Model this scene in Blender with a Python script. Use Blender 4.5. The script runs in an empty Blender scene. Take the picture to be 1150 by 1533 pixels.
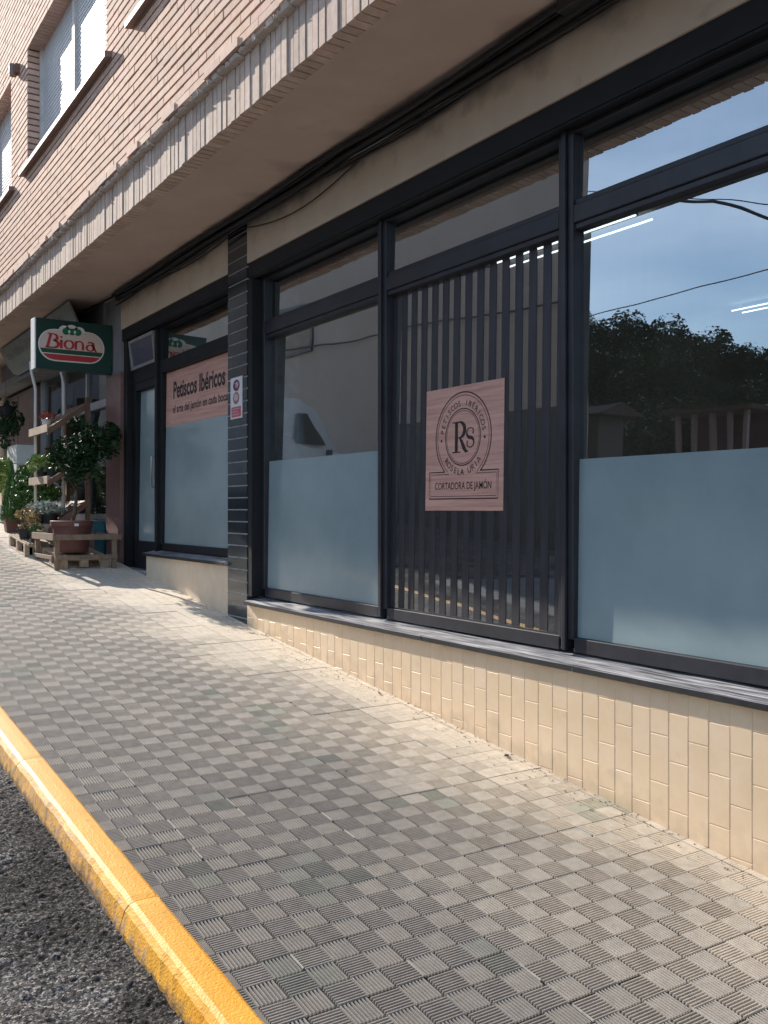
import bpy, math, random
from mathutils import Vector, noise as mnoise
random.seed(7)
R = math.radians
sc = bpy.context.scene
COL = sc.collection

# ------------------------------------------------------------------ camera
F_PX = 1400.0
YAW = math.atan(904 / F_PX)                 # facade runs along +Y, camera is turned right of it
cam_d = bpy.data.cameras.new('camera')
cam_d.sensor_fit = 'VERTICAL'; cam_d.sensor_height = 24.0
cam_d.lens = 24.0 * F_PX / 1533.0
cam_d.shift_y = -3.5 / 1533.0
cam_d.clip_start = 0.05; cam_d.clip_end = 2000
cam = bpy.data.objects.new('camera', cam_d); COL.objects.link(cam)
cam.location = (0, 0, 0)
cam.rotation_euler = (R(90), 0, -YAW)
sc.camera = cam

# ------------------------------------------------------------------ sky, sun, exposure
SUN = Vector((-1.0, 5.5, 2.65)).normalized()          # direction towards the sun
world = bpy.data.worlds.new('World'); sc.world = world; world.use_nodes = True
wn = world.node_tree; wn.nodes.clear()
wo = wn.nodes.new('ShaderNodeOutputWorld'); bg = wn.nodes.new('ShaderNodeBackground')
sky = wn.nodes.new('ShaderNodeTexSky'); sky.sky_type = 'NISHITA'; sky.sun_disc = False
sky.sun_elevation = math.asin(SUN.z); sky.sun_rotation = math.atan2(SUN.x, SUN.y)
sky.air_density = 1.1; sky.dust_density = 0.7; sky.ozone_density = 3.0
# thin clouds in the sky
tc = wn.nodes.new('ShaderNodeTexCoord'); mp = wn.nodes.new('ShaderNodeMapping')
mp.inputs['Scale'].default_value = (1.2, 1.2, 4.0)
nz = wn.nodes.new('ShaderNodeTexNoise'); nz.inputs['Scale'].default_value = 2.2; nz.inputs['Detail'].default_value = 6
cr = wn.nodes.new('ShaderNodeValToRGB'); cr.color_ramp.elements[0].position = 0.42; cr.color_ramp.elements[1].position = 0.78
cr.color_ramp.elements[1].color = (0.55, 0.55, 0.55, 1)
mx = wn.nodes.new('ShaderNodeMix'); mx.data_type = 'RGBA'
mx.inputs['B'].default_value = (7.5, 8.8, 10.5, 1)
wn.links.new(tc.outputs['Generated'], mp.inputs['Vector']); wn.links.new(mp.outputs[0], nz.inputs['Vector'])
wn.links.new(nz.outputs['Fac'], cr.inputs[0]); wn.links.new(cr.outputs[0], mx.inputs['Factor'])
wn.links.new(sky.outputs[0], mx.inputs['A']); wn.links.new(mx.outputs['Result'], bg.inputs['Color'])
bg.inputs['Strength'].default_value = 0.13
wn.links.new(bg.outputs[0], wo.inputs['Surface'])
sd = bpy.data.lights.new('sun', 'SUN'); sd.energy = 5.0; sd.angle = R(0.5); sd.color = (1.0, 0.93, 0.82)
sun = bpy.data.objects.new('sun', sd); COL.objects.link(sun)
sun.rotation_euler = SUN.to_track_quat('Z', 'Y').to_euler()
sc.view_settings.view_transform = 'Standard'; sc.view_settings.look = 'None'
sc.view_settings.gamma = 1.0; sc.view_settings.exposure = 0.60
sc.view_settings.use_curve_mapping = False
sc.cycles.max_bounces = 8; sc.cycles.transparent_max_bounces = 12

# ------------------------------------------------------------------ helpers
def G(y):                                            # pavement height, a 10% hill
    y = max(-40, min(45, y))
    return -1.5396 + 0.10045 * y

class MB:
    def __init__(s): s.v = []; s.f = []; s.t = []; s.m = []
    def face(s, pts, tint=1.0, mi=0):
        n = len(s.v); s.v.extend(pts); s.f.append(tuple(range(n, n + len(pts)))); s.t.append(tint); s.m.append(mi)
    def raw(s, vs, fs, tint=1.0, mi=0):
        n = len(s.v); s.v.extend(vs)
        for f in fs: s.f.append(tuple(i + n for i in f)); s.t.append(tint); s.m.append(mi)
    def box(s, x0, x1, y0, y1, z0, z1, tint=1.0, mi=0, zf=None, skip=()):
        # zf: optional function added to the bottom and top z from y (for sloping bases)
        a = [(x0,y0,z0),(x1,y0,z0),(x1,y1,z0),(x0,y1,z0),(x0,y0,z1),(x1,y0,z1),(x1,y1,z1),(x0,y1,z1)]
        s.raw(a, [f for i, f in enumerate([(0,3,2,1),(4,5,6,7),(0,1,5,4),(1,2,6,5),(2,3,7,6),(3,0,4,7)]) if i not in skip], tint, mi)
    def hexa(s, p, tint=1.0, mi=0):                  # eight points, bottom ring then top ring
        s.raw(p, [(0,3,2,1),(4,5,6,7),(0,1,5,4),(1,2,6,5),(2,3,7,6),(3,0,4,7)], tint, mi)
    def tube(s, pts, r, n=8, tint=1.0, mi=0, caps=True):
        pts = [Vector(p) for p in pts]; rings = []
        N = len(pts)
        up = Vector((0.13, 0.21, 1)).normalized()
        rr = r if hasattr(r, '__len__') else [r] * N
        for i, p in enumerate(pts):
            d = (pts[min(i + 1, N - 1)] - pts[max(i - 1, 0)]).normalized()
            u = d.cross(up)
            if u.length < 1e-3: u = d.cross(Vector((1, 0, 0)))
            u.normalize(); w = d.cross(u)
            rings.append([tuple(p + (u * math.cos(2*math.pi*k/n) + w * math.sin(2*math.pi*k/n)) * rr[i]) for k in range(n)])
        base = len(s.v)
        for q in rings: s.v.extend(q)
        for i in range(N - 1):
            for k in range(n):
                a = base + i*n + k; b = base + i*n + (k+1) % n
                s.f.append((a, b, b + n, a + n)); s.t.append(tint); s.m.append(mi)
        if caps:
            s.f.append(tuple(base + k for k in range(n))[::-1]); s.t.append(tint); s.m.append(mi)
            s.f.append(tuple(base + (N-1)*n + k for k in range(n))); s.t.append(tint); s.m.append(mi)
    def lathe(s, prof, cx, cy, n=24, tint=1.0, mi=0, square=False):
        base = len(s.v)
        for r, z in prof:
            for k in range(n):
                a = 2*math.pi*k/n + math.pi/n
                c, d = math.cos(a), math.sin(a)
                if square:
                    q = 1 / max(abs(c), abs(d)); c *= q; d *= q
                s.v.append((cx + r*c, cy + r*d, z))
        for i in range(len(prof) - 1):
            for k in range(n):
                a = base + i*n + k; b = base + i*n + (k+1) % n
                s.f.append((a, b, b + n, a + n)); s.t.append(tint); s.m.append(mi)
        s.f.append(tuple(base + k for k in range(n))[::-1]); s.t.append(tint); s.m.append(mi)
        s.f.append(tuple(base + (len(prof)-1)*n + k for k in range(n))); s.t.append(tint); s.m.append(mi)
    def build(s, name, mats, parent=None, smooth=False, bevel=0, off=(0,0,0)):
        me = bpy.data.meshes.new(name)
        vs = s.v if off == (0,0,0) else [(a[0]-off[0], a[1]-off[1], a[2]-off[2]) for a in s.v]
        me.from_pydata([tuple(v) for v in vs], [], s.f)
        if not isinstance(mats, (list, tuple)): mats = [mats]
        for m in mats: me.materials.append(m)
        if any(s.m): me.polygons.foreach_set('material_index', s.m)
        if any(t != 1.0 for t in s.t):
            ca = me.color_attributes.new('tint', 'FLOAT_COLOR', 'CORNER')
            buf = []
            for f, t in zip(s.f, s.t):
                if not hasattr(t, '__len__'): t = (t, t, t)
                buf.extend((t[0], t[1], t[2], 1.0) * len(f))
            ca.data.foreach_set('color', buf)
        if smooth: me.polygons.foreach_set('use_smooth', [True] * len(me.polygons))
        me.update()
        o = bpy.data.objects.new(name, me); COL.objects.link(o)
        if off != (0,0,0): o.location = off
        if parent:
            o.parent = parent
            if off == (0,0,0): o.matrix_parent_inverse = Matrix_inv(parent)
            else: o.location = (off[0]-parent.location[0], off[1]-parent.location[1], off[2]-parent.location[2])
        if bevel:
            b = o.modifiers.new('bevel', 'BEVEL'); b.width = bevel; b.segments = 2; b.limit_method = 'ANGLE'; b.angle_limit = R(40)
        return o
from mathutils import Matrix
def Matrix_inv(p):
    # world location of an unrotated parent chain
    L = Vector(p.location) if p.type == 'EMPTY' else Vector((0,0,0))   # mesh parts keep a world-aligned origin
    return Matrix.Translation(-L)

def empty(name, loc=(0,0,0)):
    o = bpy.data.objects.new(name, None); COL.objects.link(o); o.location = loc; o.empty_display_size = 0.1
    return o
def tag(o, label=None, cat=None, group=None, kind=None):
    if label: o['label'] = label
    if cat: o['category'] = cat
    if group: o['group'] = group
    if kind: o['kind'] = kind
    return o

# ---- materials
def mat(name, c1, c2=None, scale=8, rough=0.7, bump=0.0, bscale=60, metal=0.0, tint=False, spec=0.5,
        stretch=(1,1,1), detail=5, coat=0.0, lo=0.35, hi=0.65, emit=0, r2=None, dist=0.002):
    m = bpy.data.materials.new(name); m.use_nodes = True
    nt = m.node_tree; p = nt.nodes['Principled BSDF']
    p.inputs['Roughness'].default_value = rough; p.inputs['Metallic'].default_value = metal
    p.inputs['Specular IOR Level'].default_value = spec
    p.inputs['Coat Weight'].default_value = coat; p.inputs['Coat Roughness'].default_value = 0.05
    c1 = (*c1, 1); L = nt.links.new
    tcx = nt.nodes.new('ShaderNodeTexCoord'); mpp = nt.nodes.new('ShaderNodeMapping'); mpp.inputs['Scale'].default_value = stretch
    L(tcx.outputs['Object'], mpp.inputs['Vector'])
    src = None
    if c2 is not None:
        n1 = nt.nodes.new('ShaderNodeTexNoise'); n1.inputs['Scale'].default_value = scale; n1.inputs['Detail'].default_value = detail
        n1.inputs['Roughness'].default_value = 0.65
        L(mpp.outputs[0], n1.inputs['Vector'])
        mr = nt.nodes.new('ShaderNodeMapRange'); mr.inputs['From Min'].default_value = lo; mr.inputs['From Max'].default_value = hi
        L(n1.outputs['Fac'], mr.inputs['Value'])
        mix = nt.nodes.new('ShaderNodeMix'); mix.data_type = 'RGBA'
        mix.inputs['A'].default_value = c1; mix.inputs['B'].default_value = (*c2, 1)
        L(mr.outputs[0], mix.inputs['Factor']); src = mix.outputs['Result']
        if r2 is not None:
            m2 = nt.nodes.new('ShaderNodeMapRange'); m2.inputs['From Min'].default_value = lo; m2.inputs['From Max'].default_value = hi
            m2.inputs['To Min'].default_value = rough; m2.inputs['To Max'].default_value = r2
            L(n1.outputs['Fac'], m2.inputs['Value']); L(m2.outputs[0], p.inputs['Roughness'])
    if tint:
        at = nt.nodes.new('ShaderNodeAttribute'); at.attribute_name = 'tint'
        mu = nt.nodes.new('ShaderNodeMix'); mu.data_type = 'RGBA'; mu.blend_type = 'MULTIPLY'; mu.inputs['Factor'].default_value = 1
        if src: L(src, mu.inputs['A'])
        else: mu.inputs['A'].default_value = c1
        L(at.outputs['Color'], mu.inputs['B']); src = mu.outputs['Result']
    if src: L(src, p.inputs['Base Color'])
    else: p.inputs['Base Color'].default_value = c1
    if bump:
        n2 = nt.nodes.new('ShaderNodeTexNoise'); n2.inputs['Scale'].default_value = bscale; n2.inputs['Detail'].default_value = 4
        L(mpp.outputs[0], n2.inputs['Vector'])
        bp = nt.nodes.new('ShaderNodeBump'); bp.inputs['Strength'].default_value = bump; bp.inputs['Distance'].default_value = dist
        L(n2.outputs['Fac'], bp.inputs['Height']); L(bp.outputs[0], p.inputs['Normal'])
    if emit:
        p.inputs['Emission Color'].default_value = c1; p.inputs['Emission Strength'].default_value = emit
    return m

def add_dirt(m, col, axis_fn, strength=0.6, scale=4):
    """Overlay a stain: axis_fn(nodes, links, objcoord_separate) returns a 0..1 socket, broken up by noise."""
    nt = m.node_tree; L = nt.links.new; p = nt.nodes['Principled BSDF']
    old = p.inputs['Base Color'].links[0].from_socket if p.inputs['Base Color'].links else None
    t = nt.nodes.new('ShaderNodeTexCoord'); s = nt.nodes.new('ShaderNodeSeparateXYZ'); L(t.outputs['Object'], s.inputs[0])
    n = nt.nodes.new('ShaderNodeTexNoise'); n.inputs['Scale'].default_value = scale; n.inputs['Detail'].default_value = 6
    L(t.outputs['Object'], n.inputs['Vector'])
    a = axis_fn(nt, L, s)
    ad = nt.nodes.new('ShaderNodeMath'); ad.operation = 'MULTIPLY_ADD'; ad.inputs[1].default_value = 1.0
    L(a, ad.inputs[0]); sub = nt.nodes.new('ShaderNodeMath'); sub.operation = 'MULTIPLY_ADD'
    sub.inputs[1].default_value = 2.4; sub.inputs[2].default_value = -1.2; L(n.outputs['Fac'], sub.inputs[0]); L(sub.outputs[0], ad.inputs[2])
    cl = nt.nodes.new('ShaderNodeMapRange'); cl.inputs['From Min'].default_value = 0.3; cl.inputs['From Max'].default_value = 0.9
    cl.inputs['To Max'].default_value = strength
    L(ad.outputs[0], cl.inputs['Value'])
    mixn = nt.nodes.new('ShaderNodeMix'); mixn.data_type = 'RGBA'
    if old: L(old, mixn.inputs['A'])
    else: mixn.inputs['A'].default_value = p.inputs['Base Color'].default_value
    mixn.inputs['B'].default_value = (*col, 1)
    L(cl.outputs[0], mixn.inputs['Factor']); L(mixn.outputs['Result'], p.inputs['Base Color'])

def ramp_axis(ax, a, b):
    def fn(nt, L, s):
        m = nt.nodes.new('ShaderNodeMapRange'); m.inputs['From Min'].default_value = a; m.inputs['From Max'].default_value = b
        L(s.outputs[ax], m.inputs['Value']); return m.outputs[0]
    return fn

M = {}
M['brick'] = mat('pink_brick', (.71,.445,.345), (.82,.575,.455), 14, .85, .5, 130, tint=True)
M['mortar'] = mat('raked_mortar', (.15,.10,.085), (.21,.145,.12), 20, .95, .4, 90)
M['mortar_pale'] = mat('pale_mortar', (.55,.47,.41), (.66,.57,.50), 30, .95, .8, 60, dist=.006)
M['soldier'] = mat('soldier_brick', (.58,.42,.34), (.70,.54,.45), 18, .85, .5, 130, tint=True)
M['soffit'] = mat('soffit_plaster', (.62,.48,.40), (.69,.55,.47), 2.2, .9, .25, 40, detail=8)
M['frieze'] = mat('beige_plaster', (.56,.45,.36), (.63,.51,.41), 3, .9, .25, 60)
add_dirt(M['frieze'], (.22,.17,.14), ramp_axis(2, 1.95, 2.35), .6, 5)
M['cream'] = mat('cream_painted_tile', (.84,.62,.40), (.90,.69,.48), 5, .5, .15, 40, tint=True)
M['cream_joint'] = mat('cream_painted_joint', (.76,.56,.37), (.84,.63,.43), 30, .6)
def above_ground(nt, L, s):
    a = nt.nodes.new('ShaderNodeMath'); a.operation = 'MULTIPLY_ADD'; a.inputs[1].default_value = -.10045; L(s.outputs[1], a.inputs[0]); L(s.outputs[2], a.inputs[2])
    m = nt.nodes.new('ShaderNodeMapRange'); m.inputs['From Min'].default_value = -1.5396 + .16; m.inputs['From Max'].default_value = -1.5396 - .02
    L(a.outputs[0], m.inputs['Value']); return m.outputs[0]
add_dirt(M['cream'], (.42,.33,.23), above_ground, .35, 9); add_dirt(M['cream_joint'], (.36,.28,.20), above_ground, .6, 9)
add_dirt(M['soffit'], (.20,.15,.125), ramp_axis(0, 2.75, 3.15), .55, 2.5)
M['black'] = mat('black_painted_metal', (.010,.011,.014), (.016,.018,.022), 5, .5, .08, 30, r2=.6, spec=.3)
M['grey_frame'] = mat('charcoal_frame', (.022,.022,.029), (.036,.036,.047), 6, .42, .05, 30)
M['slate'] = mat('slate_sill', (.10,.10,.115), (.50,.49,.51), 7, .30, .35, 50, stretch=(9,.4,9), lo=.40, hi=.64, r2=.6)
M['slate_edge'] = mat('slate_edge', (.012,.012,.014), (.03,.03,.034), 9, .5, .3, 50)
M['dark_tile'] = mat('dark_glazed_tile', (.022,.028,.034), (.04,.048,.056), 3, .12, .05, 10, tint=True)
M['white_joint'] = mat('white_joint', (.70,.70,.72), (.45,.45,.47), 9, .8)
M['frost'] = mat('frosted_film', (.25,.325,.345), (.335,.415,.43), 1.3, .10, lo=.3, hi=.7, detail=8, r2=.22, spec=.9)
M['wood_panel'] = mat('rose_wood_print', (.74,.42,.34), (.56,.27,.215), 5.0, .45, stretch=(1,.45,9), detail=7, lo=.38, hi=.68)
M['ink'] = mat('dark_brown_ink', (.035,.018,.018), None, rough=.5)
M['ink2'] = mat('black_ink', (.03,.025,.028), None, rough=.5)
M['slat'] = mat('charcoal_wood_slat', (.030,.028,.036), (.045,.042,.052), 9, .42, .2, 60, stretch=(4,4,.4))
M['wood'] = mat('weathered_pine', (.30,.21,.15), (.20,.14,.10), 6, .8, .3, 60, stretch=(3,3,1))
M['pallet'] = mat('pallet_wood', (.55,.42,.30), (.34,.25,.18), 7, .8, .3, 50)
M['dark_wood'] = mat('dark_shelf_wood', (.16,.085,.06), (.26,.15,.10), 7, .75, .3, 60)
M['terracotta'] = mat('terracotta_plastic', (.19,.075,.06), (.15,.06,.05), 6, .6)
M['black_plastic'] = mat('black_plastic', (.02,.02,.024), (.035,.035,.04), 6, .5)
M['white'] = mat('white_paint', (.80,.79,.77), (.72,.71,.69), 4, .5)
M['white_dirty'] = mat('dusty_white', (.62,.60,.58), (.74,.72,.70), 8, .6)
M['shutter'] = mat('shutter_slat', (.74,.73,.74), (.80,.79,.80), 3, .5)
M['stone'] = mat('brown_stone_sill', (.30,.20,.17), (.24,.16,.14), 12, .6, .2, 40)
M['brownpil'] = mat('brown_stone_cladding', (.24,.13,.12), (.19,.10,.095), 7, .45, .1, 30)
M['greywall'] = mat('grey_render', (.20,.20,.22), (.27,.27,.29), 4, .8)
M['green_sign'] = mat('dark_green_acrylic', (.008,.045,.038), (.012,.055,.045), 3, .35)
M['sign_cream'] = mat('sign_cream', (.72,.56,.50), (.78,.62,.55), 6, .5)
M['sign_white'] = mat('sign_white', (.80,.78,.78), None, rough=.4)
M['sign_red'] = mat('sign_red', (.50,.045,.05), None, rough=.45)
M['sign_green'] = mat('sign_green', (.012,.17,.085), None, rough=.45)
M['sign_dgreen'] = mat('sign_deep_green', (.02,.085,.05), None, rough=.45)
M['sign_pink'] = mat('sign_pinkish_red', (.62,.10,.14), None, rough=.45)
M['rubber'] = mat('black_cable', (.012,.012,.014), None, rough=.55)
M['steel'] = mat('galvanised_steel', (.55,.54,.55), (.45,.44,.45), 10, .4, metal=.6)
M['bark'] = mat('bark', (.12,.085,.06), (.07,.05,.035), 20, .9, .6, 50)
def leaf(name, c1, c2, tr=0.25):
    m = mat(name, c1, c2, 30, .5, tint=True)
    m.node_tree.nodes['Principled BSDF'].inputs['Transmission Weight'].default_value = 0
    return m
M['leaf_dark'] = leaf('dark_leaf', (.018,.042,.018), (.035,.07,.028))
M['leaf_mid'] = leaf('mid_leaf', (.07,.15,.04), (.10,.20,.05))
M['leaf_light'] = leaf('light_leaf', (.20,.30,.07), (.32,.40,.12))
M['leaf_dry'] = leaf('dry_leaf', (.50,.38,.20), (.38,.27,.12))
M['leaf_grey'] = leaf('grey_leaf', (.40,.44,.38), (.55,.58,.52))
M['leaf_hill'] = leaf('hill_leaf', (.022,.035,.016), (.035,.05,.022))
for k_ in ('leaf_hill', 'leaf_dark'):
    M[k_].node_tree.nodes['Principled BSDF'].inputs['Roughness'].default_value = .85 if k_ == 'leaf_hill' else .55
    M[k_].node_tree.nodes['Principled BSDF'].inputs['Specular IOR Level'].default_value = .15
M['flower_red'] = leaf('red_flower', (.35,.08,.05), (.5,.15,.10))
M['interior'] = mat('interior_wall', (.52,.47,.43), (.58,.53,.48), 2, .9)
M['interior_dark'] = mat('interior_floor', (.28,.25,.23), (.34,.31,.28), 4, .6)
M['ceiling'] = mat('ceiling_board', (.65,.62,.58), (.70,.67,.63), 3, .9)
M['opp_wall'] = mat('opposite_beige_render', (.49,.41,.345), (.55,.47,.40), .8, .9)
M['roof_tile'] = mat('clay_roof_tile', (.10,.05,.035), (.07,.035,.028), 3, .85)
M['van_white'] = mat('van_paint', (.62,.61,.62), (.66,.65,.66), 2, .35, coat=.6)
M['tyre'] = mat('tyre', (.02,.02,.02), (.03,.03,.03), 8, .85)
M['car_glass'] = mat('dark_car_glass', (.01,.012,.015), None, rough=.08, coat=.5)

def glass_mat(name, r0, tcol):
    m = bpy.data.materials.new(name); m.use_nodes = True; nt = m.node_tree; nt.nodes.clear(); L = nt.links.new
    o = nt.nodes.new('ShaderNodeOutputMaterial'); mixs = nt.nodes.new('ShaderNodeMixShader')
    tr = nt.nodes.new('ShaderNodeBsdfTransparent'); tr.inputs[0].default_value = (*tcol, 1)
    gl = nt.nodes.new('ShaderNodeBsdfGlossy'); gl.inputs['Roughness'].default_value = 0.003; gl.inputs['Color'].default_value = (.90, .96, 1, 1)
    # Schlick reflectance, the same from both sides of the pane
    ge = nt.nodes.new('ShaderNodeNewGeometry'); dt = nt.nodes.new('ShaderNodeVectorMath'); dt.operation = 'DOT_PRODUCT'
    L(ge.outputs['Incoming'], dt.inputs[0]); L(ge.outputs['Normal'], dt.inputs[1])
    def M_(op, a, b=None, c=None):
        q = nt.nodes.new('ShaderNodeMath'); q.operation = op
        for i_, v_ in enumerate((a, b, c)):
            if v_ is None: continue
            if isinstance(v_, (int, float)): q.inputs[i_].default_value = v_
            else: L(v_, q.inputs[i_])
        return q.outputs[0]
    one_c = M_('SUBTRACT', 1.0, M_('ABSOLUTE', dt.outputs['Value']))
    fac_ = M_('MULTIPLY_ADD', M_('POWER', one_c, 5.0), 1.0 - r0, r0)
    # slightly wavy pane and a veil of dust
    t = nt.nodes.new('ShaderNodeTexCoord'); n = nt.nodes.new('ShaderNodeTexNoise'); n.inputs['Scale'].default_value = 1.1
    L(t.outputs['Object'], n.inputs['Vector']); b = nt.nodes.new('ShaderNodeBump'); b.inputs['Strength'].default_value = .10; b.inputs['Distance'].default_value = .02
    L(n.outputs['Fac'], b.inputs['Height']); L(b.outputs[0], gl.inputs['Normal'])
    L(fac_, mixs.inputs[0]); L(tr.outputs[0], mixs.inputs[1]); L(gl.outputs[0], mixs.inputs[2])
    df = nt.nodes.new('ShaderNodeBsdfDiffuse'); df.inputs[0].default_value = (.5, .48, .45, 1)
    n2 = nt.nodes.new('ShaderNodeTexNoise'); n2.inputs['Scale'].default_value = 6; n2.inputs['Detail'].default_value = 8
    mpp = nt.nodes.new('ShaderNodeMapping'); mpp.inputs['Scale'].default_value = (1, 3, .35); L(t.outputs['Object'], mpp.inputs['Vector']); L(mpp.outputs[0], n2.inputs['Vector'])
    mr = nt.nodes.new('ShaderNodeMapRange'); mr.inputs['From Min'].default_value = .4; mr.inputs['From Max'].default_value = .8; mr.inputs['To Min'].default_value = .006; mr.inputs['To Max'].default_value = .03
    L(n2.outputs['Fac'], mr.inputs['Value'])
    m2 = nt.nodes.new('ShaderNodeMixShader'); L(mr.outputs[0], m2.inputs[0]); L(mixs.outputs[0], m2.inputs[1]); L(df.outputs[0], m2.inputs[2])
    L(m2.outputs[0], o.inputs['Surface'])
    return m
M['glass'] = glass_mat('window_glass', .41, (.78, .84, .86))
M['glass2'] = glass_mat('dark_window_glass', .03, (.5, .56, .58))

# ================================================================== SETTING
# ---- one large ground sheet under everything
gb = MB()
ys = [-300, -40, -20, 0, 20, 45, 300]
for a, b in zip(ys[:-1], ys[1:]):
    gb.face([(-300, a, G(a) - .22), (60, a, G(a) - .22), (60, b, G(b) - .22), (-300, b, G(b) - .22)])
tag(gb.build('ground', mat('bare_earth', (.10,.085,.06), (.06,.065,.04), 1.5, .95)), kind='structure')

# ---- road: coarse worn asphalt, real relief near the camera
def road_z(x, y, amp=1.0):
    base = G(y) - .095
    if x > .80: base += .012 * (x - .80) / .1       # gutter dirt
    h = mnoise.noise(Vector((x*2.3, y*2.3, 0))) * .020 + mnoise.noise(Vector((x*7, y*7, 3))) * .010
    h += mnoise.noise(Vector((x*50, y*50, 7))) * .0055 + mnoise.noise(Vector((x*100, y*100, 1))) * .0035
    return base + h * amp
rb = MB()
def grid(mb, x0, x1, nx, y0, y1, ny, fn):
    base = len(mb.v)
    for j in range(ny + 1):
        y = y0 + (y1 - y0) * j / ny
        for i in range(nx + 1):
            x = x0 + (x1 - x0) * i / nx
            mb.v.append((x, y, fn(x, y)))
    for j in range(ny):
        for i in range(nx):
            a = base + j*(nx+1) + i
            mb.f.append((a, a+1, a+nx+2, a+nx+1)); mb.t.append(1.0); mb.m.append(0)
grid(rb, -.15, .98, 200, 1.6, 4.4, 440, road_z)
grid(rb, -.15, .93, 40, 4.4, 45, 300, lambda x, y: road_z(x, y, .6))
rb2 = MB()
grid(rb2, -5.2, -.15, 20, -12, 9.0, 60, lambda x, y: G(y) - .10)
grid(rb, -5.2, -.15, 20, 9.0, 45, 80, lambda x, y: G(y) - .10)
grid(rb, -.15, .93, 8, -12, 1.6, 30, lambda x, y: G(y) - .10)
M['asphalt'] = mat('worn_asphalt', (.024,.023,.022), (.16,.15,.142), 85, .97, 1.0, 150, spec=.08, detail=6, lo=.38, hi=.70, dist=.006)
def _asph():
    nt = M['asphalt'].node_tree; L = nt.links.new; p = nt.nodes['Principled BSDF']
    old = p.inputs['Base Color'].links[0].from_socket
    t = nt.nodes.new('ShaderNodeTexCoord')
    v = nt.nodes.new('ShaderNodeTexVoronoi'); v.inputs['Scale'].default_value = 150; L(t.outputs['Object'], v.inputs['Vector'])
    c = nt.nodes.new('ShaderNodeValToRGB'); c.color_ramp.elements[0].position = .70; c.color_ramp.elements[1].position = .88
    sp = nt.nodes.new('ShaderNodeSeparateColor'); L(v.outputs['Color'], sp.inputs[0]); L(sp.outputs[0], c.inputs[0])
    m1 = nt.nodes.new('ShaderNodeMix'); m1.data_type = 'RGBA'; m1.inputs['B'].default_value = (.33, .30, .285, 1)
    L(c.outputs[0], m1.inputs['Factor']); L(old, m1.inputs['A'])
    n = nt.nodes.new('ShaderNodeTexNoise'); n.inputs['Scale'].default_value = 2.6; n.inputs['Detail'].default_value = 5; L(t.outputs['Object'], n.inputs['Vector'])
    mr = nt.nodes.new('ShaderNodeMapRange'); mr.inputs['From Min'].default_value = .40; mr.inputs['From Max'].default_value = .6
    mr.inputs['To Min'].default_value = .45; mr.inputs['To Max'].default_value = 1.15; L(n.outputs['Fac'], mr.inputs['Value'])
    m2 = nt.nodes.new('ShaderNodeMix'); m2.data_type = 'RGBA'; m2.blend_type = 'MULTIPLY'; m2.inputs['Factor'].default_value = 1
    L(m1.outputs['Result'], m2.inputs['A']); L(mr.outputs[0], m2.inputs['B']); L(m2.outputs['Result'], p.inputs['Base Color'])
_asph()
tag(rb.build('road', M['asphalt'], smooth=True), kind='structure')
tag(rb2.build('road', mat('plain_grey_road', (.13,.125,.12), (.18,.17,.16), 3, .8, .5, 120), smooth=True), kind='structure')  # separate grey for the downhill lane, asphalt continues further up
# opposite pavement
ob = MB()
for a, b in zip(range(-12, 45, 3), range(-9, 48, 3)):
    ob.hexa([(-5.2, a, G(a)-.2), (-19, a, G(a)-.2), (-19, b, G(b)-.2), (-5.2, b, G(b)-.2), (-5.2, a, G(a)+.02), (-19, a, G(a)+.02), (-19, b, G(b)+.02), (-5.2, b, G(b)+.02)][0:8])
tag(ob.build('opposite_pavement', mat('opposite_paving', (.30,.28,.26), (.24,.22,.20), 2, .9)), kind='structure')

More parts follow.
